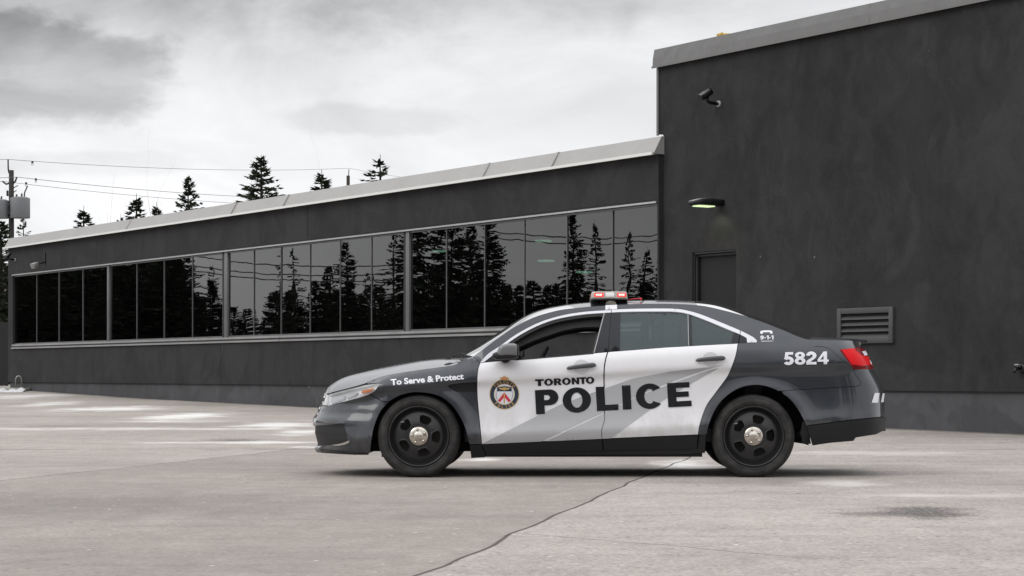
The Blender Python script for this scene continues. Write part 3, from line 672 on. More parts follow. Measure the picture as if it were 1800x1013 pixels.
# utility pole with two transformer cans
M['pole'] = mat('weathered pole wood', (0.030, 0.027, 0.025), 0.9, vary=.3, vscale=3)
M['can'] = mat('grey transformer paint', (0.17, 0.18, 0.19), 0.45, vary=.12)
M['porcelain'] = mat('dark insulators', (0.03, 0.028, 0.027), 0.4)
M['wire'] = mat('dark cable', (0.10, 0.10, 0.105), 0.6)
DP = 92.0
x, y, zt = ray(20, 299.5, DP); pole = empty('utility_pole', (x, y, float(gz(y))), 'wooden utility pole with wires at the left edge', 'pole'); ph = zt - float(gz(y))
MB().tube([(0, 0, -.3), (0, 0, ph * .5), (0.0, 0, ph)], [.17, .125, .105], 14).build('post', M['pole'], pole)
def rel(px, py, D=DP, dy=0): a = ray(px, py, D); return (a[0] - x, dy, a[2] - float(gz(y)))
MB().tube([rel(16, 305), rel(14.5, 297), rel(14.2, 281)], .035, 8).tube([rel(17, 322), rel(11, 324), rel(4.5, 319)], .04, 8).tube([rel(22, 324), rel(27, 319), rel(29.5, 311.5)], .04, 8).build('insulator_arm', M['porcelain'], pole)
MB().tube([rel(23, 331), rel(32, 326)], .02, 6).build('fuse_cutout', M['porcelain'], pole)
MB().tube([rel(23, 339), rel(29, 335)], .02, 6).build('fuse_cutout', M['porcelain'], pole)
MB().tube([rel(42, 352), rel(43.5, 338), rel(48.5, 327)], .03, 6).build('fuse_cutout', M['porcelain'], pole)
MB().bbox(rel(12, 344)[0], rel(14.4, 344)[0], -.1, .1, rel(12, 345)[2], rel(12, 335)[2], .02).build('junction_box', M['porcelain'], pole)
for px0, px1, p0, p1, lab in ((18.8, 53, 346, 384, 'large grey transformer can on the right of the utility pole'), (-14, 15.5, 350.5, 384.5, 'grey transformer can cut off by the left edge of the view')):
    cx_ = (px0 + px1) / 2; rr = (px1 - px0) / 2 * DP / F; c = ray(cx_, p1, DP); t = ray(cx_, p0, DP); hh = t[2] - c[2]
    e = empty('transformer', (c[0], y - .05, c[2]), lab, 'transformer')
    Mz = Matrix.Rotation(R(90), 4, 'X')
    MB().lathe([(.001, 0), (rr * .96, 0), (rr, .03), (rr, hh * .9), (rr * .98, hh * .93), (rr * .7, hh * .98), (.001, hh)], 28, 0, Mz).build('can', M['can'], e)
    MB().tube([(rr * .2, -.1, hh * .95), (rr * .25, -.1, hh * 1.14)], .04, 8).build('bushing', M['porcelain'], e)
    MB().tube([(-rr * .3, -.1, hh * .95), (-rr * .3, -.1, hh * 1.1)], .04, 8).build('bushing', M['porcelain'], e)
    sx = x - c[0]
    for a_, b_ in ((.25, .32), (.68, .75)): MB().box(min(sx, 0), max(sx, 0), -.03, .12, hh * a_, hh * b_).build('bracket', M['can'], e)
# far pole peeking over the roof
D2 = 135.0; x2, y2, z2 = ray(612, 309, D2); p2 = empty('utility_pole', (x2, y2, float(gz(y2))), 'distant pole stub showing above the low roof', 'pole')
MB().tube([(0, 0, -.3), (0, 0, z2 - float(gz(y2)))], [.15, .11], 10).build('post', M['pole'], p2)
MB().tube([(.02, 0, z2 - float(gz(y2)) - .2), (.05, 0, z2 - float(gz(y2)) + .42)], .03, 6).build('insulator_pin', M['porcelain'], p2)
def wire(name, pts, label, r=.012):
    P = [Vector(ray(*p)) for p in pts]; b = MB(); path = []
    for a, c in zip(P[:-1], P[1:]):
        L = (c - a).length; n = 14
        for i in range(n + (1 if c is P[-1] else 0)):
            t = i / n; q = a.lerp(c, t); q.z -= 4 * t * (1 - t) * L * .006; path.append(tuple(q))
    b.tube(path, r, 5, caps=False); tag(b.build(name, M['wire'], None, False), label, 'wire', 'overhead wires')
wire('power_line', [(-260, 262, 70), (14.2, 280.5, DP), (613, 296, D2), (900, 325, 190)], 'topmost overhead wire running from the pole top', .010)
wire('power_line', [(-260, 300, 70), (29.5, 311.5, DP), (613, 350, D2)], 'middle overhead wire leaving the pole', .012)
wire('power_line', [(-260, 312, 70), (4.5, 319, DP), (613, 364, D2)], 'lowest overhead wire leaving the pole', .010)
def drop(px, py, D):
    a = ray(px, py, D)
    o = MB().bbox(-.045, .045, -.045, .045, -.10, .0, .02).tube([(-.03, 0, -.1), (-.03, 0, -.19), (.03, 0, -.19), (.03, 0, -.1)], .012, 5).build('wire_clamp', M['porcelain']); o.location = (a[0], a[1], a[2] + .05)
    return o
for px, py, D, lab in ((57, 285.2, 94, 'small clamp hanging on the topmost wire'), (63, 315.5, 94, 'small clamp hanging on the middle wire'), (46, 322.5, 94.5, 'small clamp hanging on the lowest wire')):
    tag(drop(px, py, D), lab, 'clamp')

# left end: kerb, fence and hoop
M['kerb'] = mat('kerb concrete', (0.30, 0.31, 0.26), 0.9, vary=.25)
M['snow'] = mat('old snow', (0.72, 0.72, 0.74), 0.8, bump=.3, bscale=12)
M['fence'] = mat('dark fence boards', (0.012, 0.012, 0.013), 0.7, vary=.3)
kx0, ky = ray(-60, 684, 60)[:2]; kx1 = ray(40, 684, 60)[0]; kz = float(gz(ky))
tag(MB().bbox(kx0, kx1, ky, ky + 2.2, kz - .1, EYE + (HZ - 682.5) * 60 / F, .03).build('kerb', M['kerb']), kind='structure')
sn_ = MB(); n = 26
for i in range(n):
    t = i / (n - 1); xx = kx0 + (kx1 + .1 - kx0) * t; hh = .07 + .035 * math.sin(i * 1.7) + .02 * math.sin(i * .6)
    sn_.v += [(xx, ky - .45 - .1 * math.sin(i), kz - .01), (xx, ky - .2, kz + hh * .8), (xx, ky - .01, kz + hh)]; 
for i in range(n - 1):
    for q in range(2): sn_.f.append((i * 3 + q, i * 3 + 3 + q, i * 3 + 4 + q, i * 3 + 1 + q)); sn_.mi.append(0); sn_.sm.append(True)
tag(sn_.build('snow', M['snow']), 'thin bank of old snow against the kerb', None, kind='stuff')
hp = ray(33, 681, 61.2); ht = ray(33, 660, 61.2)
hoop = MB(); hz_ = ht[2] - hp[2]; hoop.tube([(-.09, 0, 0), (-.09, 0, hz_ * .75), (-.05, 0, hz_ * .95), (0, 0, hz_), (.05, .0, hz_ * .95), (.09, 0, hz_ * .75), (.09, 0, 0)], .022, 8)
ho = hoop.build('metal_hoop', M['alu']); ho.location = (hp[0], hp[1], hp[2] - .02); tag(ho, 'small bent grey metal hoop standing at the far left corner of the building', 'hoop')
fx0, fy, fz1 = ray(-120, 566, 70); fx1 = ray(19, 566, 70)[0]; fb = MB(); fz0 = float(gz(fy))
fe = empty('board_fence', ((fx0 + fx1) / 2, fy, fz0), 'dark board fence past the left end of the building', 'fence')
hw = (fx1 - fx0) / 2; k = int(2 * hw / .16)
for i in range(k): fb.box(-hw + i * .16, -hw + i * .16 + .15, -.012, .012, .02, fz1 - fz0 + random.uniform(-.02, .02))
fb.build('boards', M['fence'], fe); 
for a_ in (.3, fz1 - fz0 - .4): MB().box(-hw, hw, .013, .06, a_, a_ + .1).build('rail', M['fence'], fe)

# what the dark windows and the car mirror back: trees and houses across the lot, left of and behind the viewer
NV = Vector((-SD.y, SD.x, 0)); NV = NV if NV.y < 0 else -NV      # outward wall normal
WP = Vector((CX, CY, 0))
def mirror(px, D):
    p = Vector(((px - PX) * D / F, D, 0)); dd = (p - WP).dot(NV); return p - 2 * dd * NV
def across(var, px, py, D, wd):
    p = mirror(px, D); h = EYE + (HZ - py) * D / F
    conifer(var, p.x, p.y, h, wd, 'dark conifer across the lot, mirrored in the windows', 'conifers across the lot', zb=0.0)
for px, py, D, var, wd in ((735, 330, 72, 'dense', 1.0), (800, 352, 74, 'dense', .9), (868, 380, 76, 'dense', 1.0), (835, 400, 80, 'dense', .8), (1018, 378, 78, 'dense', .62), (1058, 396, 82, 'slim', .85), (1111, 408, 84, 'slim', 1.0), (1140, 440, 84, 'slim', 1.0), (1165, 455, 82, 'full', .8),
                          (505, 438, 92, 'loose', 1.0), (618, 428, 90, 'full', 1.15), (585, 470, 92, 'full', .8), (692, 415, 88, 'loose', 1.4), (660, 480, 90, 'loose', 1.1), (380, 470, 100, 'loose', .9), (328, 430, 98, 'dense', 1.0), (290, 415, 98, 'dense', 1.1), (240, 420, 100, 'dense', 1.1), (195, 430, 102, 'dense', 1.1), (150, 440, 104, 'dense', 1.1), (105, 440, 106, 'dense', 1.1), (60, 440, 108, 'dense', 1.2), (20, 440, 110, 'dense', 1.2)):
    across(var, px, py, D, wd)
for i, px in enumerate(range(30, 1200, 23)):                     # lower growth that closes the foot of the tree line
    across('dense', px + random.uniform(-8, 8), (550 if 385 < px < 470 else 508) + random.uniform(-14, 18), 96 + random.uniform(0, 12), 1.5)
# across the road behind the viewer
for i in range(24):
    xx = -46 + i * 4.0 + random.uniform(-1.2, 1.2); conifer(random.choice(['dense', 'full', 'dense']), xx, -26 - random.uniform(0, 9), random.uniform(8, 15), 1.25, 'dark conifer across the road behind the viewer, mirrored in the car', 'conifers across the road', zb=0.0)
for i, (p0, p1, ya, yb) in enumerate(((340, 720, 448, 462), (340, 720, 466, 476), (340, 720, 474, 488), (860, 1180, 402, 408), (860, 1180, 412, 418))):
    A, B = mirror(p0, 78), mirror(p1, 78); za, zb2 = EYE + (HZ - ya) * 78 / F, EYE + (HZ - yb) * 78 / F; pts = []
    for k in range(25):
        t = k / 24; q = A.lerp(B, t); pts.append((q.x, q.y, za + (zb2 - za) * t - .9 * 4 * t * (1 - t) * .25))
    wb = MB().tube(pts, .022, 5, caps=False); tag(wb.build('power_line', M['wire'], None, False), 'overhead wire across the lot, mirrored in the windows', 'wire', 'wires across the lot')
for i in range(26):                                              # second row fills the wood mirrored in the left bays
    px = 10 + i * 15; p = mirror(px, 116 + random.uniform(0, 8)); conifer('dense', p.x, p.y, 7.6 + random.uniform(-.6, .8) if px < 320 else 3.4, 1.4, 'dark conifer across the lot, mirrored in the windows', 'conifers across the lot', zb=0.0)

# ------------------------------------------------------------------ the police car
# car frame: x to the rear, y away from the viewer, z up; origin on the ground under the car's centre line
YC = 18.95
car = empty('police_car', (0, YC, 0), 'dark grey and white police sedan with lit red roof light bar parked before the building', 'car')
def pchip(pts, n=600):
    p = np.array(sorted(pts), float); x, y = p[:, 0], p[:, 1]; h = np.diff(x); dl = np.diff(y) / h; dv = np.zeros(len(x))
    for i in range(1, len(x) - 1):
        if dl[i - 1] * dl[i] > 0:
            w1, w2 = 2 * h[i] + h[i - 1], h[i] + 2 * h[i - 1]; dv[i] = (w1 + w2) / (w1 / dl[i - 1] + w2 / dl[i])
    dv[0], dv[-1] = dl[0], dl[-1]
    xs = np.linspace(x[0], x[-1], n); k = np.clip(np.searchsorted(x, xs) - 1, 0, len(h) - 1); t = (xs - x[k]) / h[k]
    ys = (2*t**3 - 3*t**2 + 1) * y[k] + (t**3 - 2*t**2 + t) * h[k] * dv[k] + (-2*t**3 + 3*t**2) * y[k+1] + (t**3 - t**2) * h[k] * dv[k+1]
    return lambda q: np.interp(q, xs, ys)
def pxx(px, D=18.03): return (px - PX) * D / F
def pxz(py, D=18.03): return EYE + (HZ - py) * D / F
SILL = lambda x: .288 + .0433 * (x - pxx(847))
_cre = pchip([(pxx(560), .70), (pxx(700), .775), (pxx(838), pxz(672)), (pxx(1061), pxz(657)), (pxx(1240), pxz(647)), (pxx(1420), .95), (pxx(1560), .97)])
_blt = pchip([(pxx(p), pxz(q)) for p, q in ((548, 702), (574, 692.4), (611, 682.7), (645, 674), (680, 660.5), (720, 652.5), (770, 646), (803, 641.5), (851, 637), (1068, 619), (1297, 604), (1360, 602), (1423, 597), (1512, 601), (1565, 606))])
def CRE(x): return np.minimum(_cre(x), _blt(x) - .10)
_prof = pchip([(-.3, .80), (0, .845), (.5, .885), (.9, .918), (1.0, .925), (1.6, .940), (1.85, .945), (2.0, .943), (2.14, .930), (2.3, .920), (2.6, .911), (2.86, .910), (2.93, .918), (3.0, .940), (3.08, .943), (3.4, .938), (3.7, .926), (4.0, .892), (4.25, .842), (4.5, .775), (4.75, .705), (5.0, .628), (5.2, .56), (6, .40)], 3000)
_taper = pchip([(-2.4, .972), (-1.34, .985), (-.6, .998), (0.2, 1.0), (.9, .996), (1.53, .985), (2.4, .965)])
_hoodw = lambda x: np.clip((pxx(828) - x) / .3, 0, 1)
_deckw = lambda x: np.clip((x - pxx(1330)) / .4, 0, 1)
AF, AR = (pxx(736.5), .318), (pxx(1332), .325)
def w0(x, z):
    a1 = SILL(x); a2 = a1 + .085; a3 = CRE(x); a4 = _blt(x)
    q = np.where(z < a1, (z - .15) / (a1 - .15), np.where(z < a2, 1 + (z - a1) / (a2 - a1), np.where(z < a3, 2 + (z - a2) / (a3 - a2), np.where(z < a4, 3 + (z - a3) / (a4 - a3), 4 + (z - a4) / (1.50 - a4)))))
    y = _prof(q) * _taper(x)
    s = np.clip(q - 3.1, 0, 1.2)
    y = y - (.055 * _hoodw(x) + .045 * _deckw(x)) * s * s
    y = y + .022 * np.clip((z - .445) / .015, 0, 1) * np.clip((.57 - z) / .11, 0, 1) * np.clip((-1.80 - x) / .25, 0, 1)
    for (cx, cz), rr in ((AF, .445), (AR, .455)):
        r = np.hypot(x - cx, z - cz); y = y + .020 * np.exp(-np.clip((r - rr) / .055, 0, 9) ** 2) * np.clip((z - .2) / .15, 0, 1)
    return y
nose = [(575.6, 797), (557.8, 792), (556, 787.6), (558.7, 783), (555, 765), (551.6, 754.7), (551, 742), (552.4, 735), (559.6, 724.4), (563, 713.8), (566.7, 710), (569, 699.6), (572, 688.9), (575.5, 681.8), (593, 669.3), (611, 661.3), (637.8, 654.2), (664.4, 648), (700, 641), (741, 633.8), (785, 630)]
tail = [(1556, 800), (1557, 770), (1557.6, 748), (1557, 708), (1555, 688), (1534, 644.4), (1516, 607), (1513, 600), (1492, 590)]
_xf = pchip([(pxz(q, YC), pxx(p, YC)) for p, q in nose]); _xr = pchip([(pxz(q, YC - .27), pxx(p, YC - .27)) for p, q in tail])
_Lf = pchip([(0, .72), (.68, .72), (.80, .55), (.95, .40), (2, .40)]); _Lr = pchip([(0, .50), (.7, .50), (.95, .42), (1.1, .36), (2, .36)])
def halfw(x, z):
    xf, lf, xr, lr = _xf(z), _Lf(z), _xr(z), _Lr(z)
    sf = np.clip((xf + lf - x) / lf, 0, 1); sr = np.clip((x - xr + lr) / lr, 0, 1)
    inside = (x >= xf) & (x <= xr)
    return np.where(inside, w0(x, z) * np.sqrt(np.maximum(0, 1 - sf ** 2)) * np.sqrt(np.maximum(0, 1 - np.abs(sr) ** 2.6)), 0)
NR = 2.6
def surf0(u, z):
    xf, lf, xr, lr = _xf(z), _Lf(z), _xr(z), _Lr(z); xc, xd = xf + lf, xr - lr
    ph = np.clip((xc - u) / lf, 0, math.pi / 2); ps = np.clip((u - xd) / lr, 0, math.pi / 2)
    x = np.where(u < xc, xc - lf * np.sin(ph), np.where(u > xd, xd + lr * np.sin(ps) ** (2 / NR), u))
    x = np.where((u > xd), xd + lr * _rs(ps), x)
    y = w0(x, z) * np.cos(ph) * np.maximum(0, 1 - np.abs(_rs(ps)) ** NR) ** (1 / NR)
    return np.stack([x, -y, z], -1)
# rear corner: arc parameter -> x share, so that x share' = 1 at the start and 0 at the end
_psq = np.linspace(0, math.pi / 2, 400)
_rs = lambda ps: np.sin(ps)
def surf(u, z, off=0.0):
    u = np.asarray(u, float); z = np.asarray(z, float); p = surf0(u, z)
    e = .004; du = surf0(u + e, z) - surf0(u - e, z); dv = surf0(u, z + e) - surf0(u, z - e)
    n = np.cross(du, dv); n /= np.maximum(1e-9, np.linalg.norm(n, axis=-1, keepdims=True))
    bad = np.abs(p[:, 1]) < .03
    n[bad] = np.where(p[bad][:, :1] < 0, np.array([-1.0, 0, 0]), np.array([1.0, 0, 0]))
    q = p + n * (off.reshape(-1, 1) if isinstance(off, np.ndarray) else off)
    q[:, 1] = np.minimum(q[:, 1], 0); return q
def px2uz(P):
    P = np.asarray(P, float); px, py = P[:, 0], P[:, 1]
    ys = np.linspace(1.02, 0, 256); D = YC - ys[None, :]
    X = (px[:, None] - PX) * D / F; Z = EYE + (HZ - py[:, None]) * D / F
    hh = halfw(X, Z) - ys[None, :]; hit = hh >= 0; hit[:, -1] = True
    i = np.argmax(hit, 1); i = np.maximum(i, 1); a = ys[i - 1]; b = ys[i]
    for _ in range(18):
        m = (a + b) / 2; D1_ = YC - m; hm = halfw((px - PX) * D1_ / F, EYE + (HZ - py) * D1_ / F) - m
        a = np.where(hm >= 0, a, m); b = np.where(hm >= 0, m, b)
    y = b; D = YC - y; X = (px - PX) * D / F; Z = EYE + (HZ - py) * D / F
    xf, lf, xr, lr = _xf(Z), _Lf(Z), _xr(Z), _Lr(Z); xc, xd = xf + lf, xr - lr
    miss = y < .004
    sf = np.where(miss & (X < 0), 1.0, np.clip((xc - X) / lf, 0, 1)); sr = np.where(miss & (X > 0), 1.0, np.clip((X - xd) / lr, 0, 1))
    u = np.where(X < 0, np.where(sf > 0, xc - lf * np.arcsin(sf), X), np.where(sr > 0, xd + lr * np.arcsin(sr), X))
    return np.stack([u, Z], -1)
def cr(pts, n=6):
    """smooth curve through the points"""
    p = [np.array(q, float) for q in pts]; p = [2 * p[0] - p[1]] + p + [2 * p[-1] - p[-2]]; o = []
    for i in range(1, len(p) - 2):
        for k in range(n):
            t = k / n; o.append(.5 * (2 * p[i] + (p[i+1] - p[i-1]) * t + (2*p[i-1] - 5*p[i] + 4*p[i+1] - p[i+2]) * t*t + (3*p[i] - p[i-1] - 3*p[i+1] + p[i+2]) * t**3))
    o.append(p[-2]); return [tuple(q) for q in o]
def dens(P, step, closed=True):
    o = []; m = len(P)
    for i in range(m if closed else m - 1):
        a, b = np.array(P[i], float), np.array(P[(i + 1) % m], float); k = max(1, int(math.ceil(np.hypot(*(b - a)) / step)))
        for q in range(k): o.append(tuple(a + (b - a) * q / k))
    if not closed: o.append(tuple(P[-1]))
    return o
def pip(q, poly):
    q = np.asarray(q); x, y = q[:, 0], q[:, 1]; ins = np.zeros(len(q), bool); P = np.asarray(poly); n = len(P)
    for i in range(n):
        x1, y1 = P[i]; x2, y2 = P[(i + 1) % n]
        if y1 == y2: continue
        c = ((y1 > y) != (y2 > y)) & (x < (x2 - x1) * (y - y1) / (y2 - y1) + x1); ins ^= c
    return ins
def inset(P, d):
    P = np.asarray(P, float); ar = .5 * np.sum(P[:, 0] * np.roll(P[:, 1], -1) - np.roll(P[:, 0], -1) * P[:, 1]); s = 1 if ar > 0 else -1
    e0 = P - np.roll(P, 1, 0); e1 = np.roll(P, -1, 0) - P
    e0 /= np.maximum(1e-9, np.linalg.norm(e0, axis=1, keepdims=True)); e1 /= np.maximum(1e-9, np.linalg.norm(e1, axis=1, keepdims=True))
    n = np.stack([-(e0[:, 1] + e1[:, 1]), e0[:, 0] + e1[:, 0]], -1) * s; l = np.linalg.norm(n, axis=1, keepdims=True); n = n / np.maximum(l, 1e-6)
    return P + n * d
def tri2d(loops, sp, jitter=0.0):
    """outer loop + holes in (u, z) -> points, triangles with a regular grid of points inside"""
    allp = np.concatenate([np.asarray(l) for l in loops]); E = []; b = 0
    for l in loops: E += [(b + i, b + (i + 1) % len(l)) for i in range(len(l))]; b += len(l)
    lo, hi = allp.min(0), allp.max(0)
    gx, gy = np.meshgrid(np.arange(lo[0] + sp / 2, hi[0], sp), np.arange(lo[1] + sp / 2, hi[1], sp)); gp = np.stack([gx.ravel(), gy.ravel()], -1)
    if len(gp):
        k = np.zeros(len(gp), bool)
        for l in loops: k ^= pip(gp, l)
        gp = gp[k]
    if len(gp):
        far = np.ones(len(gp), bool)
        for c in range(0, len(allp), 200): far &= (np.linalg.norm(gp[:, None] - allp[None, c:c + 200], axis=2) > sp * .45).all(1)
        gp = gp[far]
    pts = np.concatenate([allp, gp]) if len(gp) else allp
    v, e, f, _, _, _ = delaunay_2d_cdt([Vector(p) for p in pts], E, [], 0, 1e-6)
    v = np.array([(q.x, q.y) for q in v]); f = np.array([t for t in f if len(t) == 3])
    c = v[f].mean(1); k = np.zeros(len(f), bool)
    for l in loops: k ^= pip(c, l)
    f = f[k]; a = v[f]; cr2 = (a[:, 1, 0] - a[:, 0, 0]) * (a[:, 2, 1] - a[:, 0, 1]) - (a[:, 1, 1] - a[:, 0, 1]) * (a[:, 2, 0] - a[:, 0, 0])
    f = f[np.abs(cr2) > 1e-10]; cr2 = cr2[np.abs(cr2) > 1e-10]; f[cr2 < 0] = f[cr2 < 0][:, ::-1]
    return v, f
def boundary(f):
    from collections import Counter
    c = Counter(); d = {}
    for t in f:
        for i in range(3):
            a, b = int(t[i]), int(t[(i + 1) % 3]); c[(min(a, b), max(a, b))] += 1; d[(min(a, b), max(a, b))] = (a, b)
    return [d[k] for k, n in c.items() if n == 1]
def sheet3(v, f, off, rim):
    """flat triangulation -> curved sheet with a rim turned inwards"""
    P = surf(v[:, 0], v[:, 1], off); fl = [tuple(map(int, t)) for t in f]; vv = [tuple(p) for p in P]
    if rim:
        Q = surf(v[:, 0], v[:, 1], off - rim)
        for a, b in boundary(f):
            k = len(vv); vv += [tuple(P[a]), tuple(P[b]), tuple(Q[b]), tuple(Q[a])]; fl.append((k + 1, k, k + 3, k + 2))
    return vv, fl
def put(name, vv, ff, m, parent, sides='both'):
    """sides: both = two objects, one per side of the car; joined = one mesh over both sides; near = viewer's side"""
    fl = [(x, -y, z) for x, y, z in vv]; fr = [tuple(reversed(t)) for t in ff]; res = []
    def mk(v, f):
        me = bpy.data.meshes.new(name); me.from_pydata(v, [], f); me.polygons.foreach_set('use_smooth', [True] * len(f)); me.update()
        return link(name, me, parent, m)
    if sides == 'joined':
        n = len(vv); return mk(vv + fl, ff + [tuple(i + n for i in t) for t in fr])
    a = mk(vv, ff)
    if sides == 'both': a['twin'] = mk(fl, fr).name
    return a
def twin(o):
    n = o['twin']; return bpy.data.objects[n]
GAP = .0028
def panel(name, outer, m, holes=(), off=0.0, sp=.024, rim=.018, gap=GAP, parent=None, sides='both', step=3.0):
    loops = [inset(px2uz(dens(outer, step)), gap)] + [inset(px2uz(dens(h, step)), -gap) for h in holes]
    v, f = tri2d(loops, sp); vv, ff = sheet3(v, f, off, rim)
    return put(name, vv, ff, m, parent or car, sides)
def decal(name, polys, m, parent, off=.003, sp=.05, sides='near', step=2.0, post=None):
    """flat marks stuck on the body; polys: list of (outer, holes) in photo pixels"""
    V = []; Fc = []
    for outer, holes in polys:
        v, f = tri2d([px2uz(dens(outer, step))] + [px2uz(dens(h, step)) for h in holes], sp); vv, ff = sheet3(v, f, off, 0); k = len(V); V += vv; Fc += [tuple(i + k for i in t) for t in ff]
    o = put(name, V, Fc, m, parent, 'near')
    if sides == 'both': put(name, [(x, -y, z) for x, y, z in V], [tuple(reversed(t)) for t in Fc], m, twin(parent) if 'twin' in parent else parent, 'near')
    return o
def ribbon(name, line, wpx, m, parent, off=.0015, sides='both'):
    L = np.array(dens(line, 2.0, False)); t = np.gradient(L, axis=0); t /= np.maximum(1e-6, np.linalg.norm(t, axis=1, keepdims=True)); nn = np.stack([-t[:, 1], t[:, 0]], -1) * wpx / 2
    A, B = px2uz(L + nn), px2uz(L - nn); P = np.concatenate([surf(A[:, 0], A[:, 1], off), surf(B[:, 0], B[:, 1], off)]); n = len(L)
    return put(name, [tuple(p) for p in P], [(i, i + 1, n + i + 1, n + i) for i in range(n - 1)], m, parent, sides)

# ---- outlines, traced in photo pixels
HOOD_E = cr([(572.5, 693), (590, 688), (611, 682.7), (640, 674.5), (655, 668), (680, 660), (720, 653), (770, 646.2), (795, 642.5), (804, 639.5), (810, 635.5), (814, 631)])
NOSE_S = [(572, 688.9), (575.5, 681.8), (593, 669.3), (611, 661.3), (637.8, 654.2), (664.4, 648), (700, 641), (741, 633.8), (771, 630.6), (790, 630), (814, 628)]
ROOF_E = cr([(831.6, 627), (854.7, 610), (879.6, 591.6), (908, 573), (940, 557.5), (975.5, 547), (1002, 542.7), (1046.7, 538.5), (1105, 535), (1150, 534), (1197.8, 534.8), (1225, 536.6), (1251, 540.6), (1300, 553), (1340, 566), (1375, 579.8), (1405.8, 592.6), (1421.8, 597)])
MOLD_FO = cr([(844, 637.8), (858.2, 622.7), (879.6, 608.4), (904.4, 590.7), (931, 575.6), (957.8, 564), (993.3, 554.2), (1028.9, 548.9), (1060.9, 546.6), (1074.6, 545.9)])
MOLD_FI = cr([(851, 636.9), (863.6, 627), (876, 616.4), (893.8, 603), (915, 588.9), (940, 575.6), (966.7, 564.9), (993.3, 558.3), (1028.9, 553), (1062.7, 550.7), (1074.6, 550)])
MOLD_RO = cr([(1074.6, 545.4), (1108.9, 543.8), (1162, 543.2), (1188.9, 544), (1208.4, 547), (1233.3, 554.2), (1268.9, 568.4), (1300.9, 581.8), (1322, 592.4), (1330, 598.7)])
MOLD_RI = cr([(1074.6, 550), (1108.9, 548.6), (1162, 548.2), (1190, 549), (1212, 553.3), (1242, 564.2), (1277.8, 579), (1300.9, 588.6), (1312.4, 594.5)])
BELT_F = [(851, 636.9), (920, 631.2), (1000, 624.5), (1068, 618.8)]
BELT_R = [(1069, 618.6), (1167.6, 610.8), (1240, 606.6), (1297.3, 603.6)]
DOOR_FL = cr([(844, 637.8), (840.5, 648), (838.7, 663.3), (838.7, 690), (839.8, 710), (843.3, 745), (846.8, 781.2)])
DOOR_SP = cr([(1068, 618.8), (1063.6, 635), (1061.5, 656.3), (1062, 698), (1062.7, 735), (1060.8, 745), (1057.6, 756.7), (1058, 771.8)])
DOOR_RR = cr([(1297.3, 603.6), (1295.5, 616), (1292, 630.2), (1285.5, 648), (1277.8, 664), (1258, 691), (1243, 712), (1234, 734), (1229.5, 750), (1227.2, 764.4)])
ARCH_F = cr([(650.5, 797.5), (652, 783), (653.8, 769), (657.5, 751), (667, 727), (682, 708.4), (700, 697), (717.8, 691.6), (735.6, 689.9), (762, 693.5), (785, 704.5), (803, 724.4), (817, 751), (823, 776), (826, 805)])
ARCH_R = cr([(1240, 798), (1241, 772), (1247.5, 742), (1261, 714), (1279, 695), (1300, 682), (1322, 677), (1344, 678.5), (1368, 687.5), (1390, 704), (1406, 726), (1417, 749), (1423, 768), (1428, 783.6)])
def part_of(c, pred): return [p for p in c if pred(p)]
SEAM_R = [(1504, 660), (1510, 667), (1513, 673), (1511.5, 677), (1506, 679), (1440, 683), (1374, 687.2)]

# ---- front end
lampT = [(577, 694.2), (590, 690.2), (611, 685), (640, 677.6), (655, 675), (667, 674)]
lampR = cr([(667, 674), (662.7, 681.8), (655, 690), (646.7, 695)])
lampB = [(646.7, 695), (630, 700), (611, 704.8), (590, 709.8), (576, 713)]
af_left = part_of(ARCH_F, lambda p: p[0] < 684 and p[1] > 706.5)
af_right = part_of(ARCH_F, lambda p: p[0] > 684 or p[1] < 706.5); af_right = [p for p in af_right if p[0] > 682]
intake = cr([(553, 749), (575, 748), (602, 745), (606, 752), (609, 764), (610.5, 772.5)]) + cr([(609, 775.5), (598, 778.5), (582.7, 782), (553, 784)])
bump = [(646.7, 695.4), (650, 693.6), (670.7, 705.4), (684, 706.6)] + list(reversed(af_left)) + [(625, 797.7), (575.6, 796.4), (558, 793), (545, 793), (545, 785)] + list(reversed(intake)) + [(540, 749), (540, 742), (545, 728), (555, 714), (576, 713.4)] + list(reversed(lampB))[1:-1]
fb = panel('front_bumper', bump, M['grey_paint'], sides='joined')
panel('lower_grille', [(p[0], p[1]) for p in intake], M['black_matte'], off=-.008, gap=-.012, rim=0, parent=fb, sides='joined')
fog = cr([(582.7, 782.6), (598, 780), (609, 776.5), (614, 775), (613.5, 778), (606, 781.5), (596, 783.4)])
panel('fog_trim', fog, M['chrome'], off=.006, gap=0, rim=.01, sp=.02, parent=fb, step=1.5)
panel('front_lip', [(648, 797.2), (625, 795.2), (575, 790.5), (558.7, 787.2), (545, 787), (545, 793), (575, 796), (625, 798.6), (648, 798.6)], M['black_gloss'], off=.007, gap=0, rim=.03, parent=fb, sides='joined')
panel('grille_surround', [(577, 694.5), (575.6, 713), (555, 713), (560, 688), (572.5, 693)], M['chrome'], gap=.001, rim=.01, sides='joined')
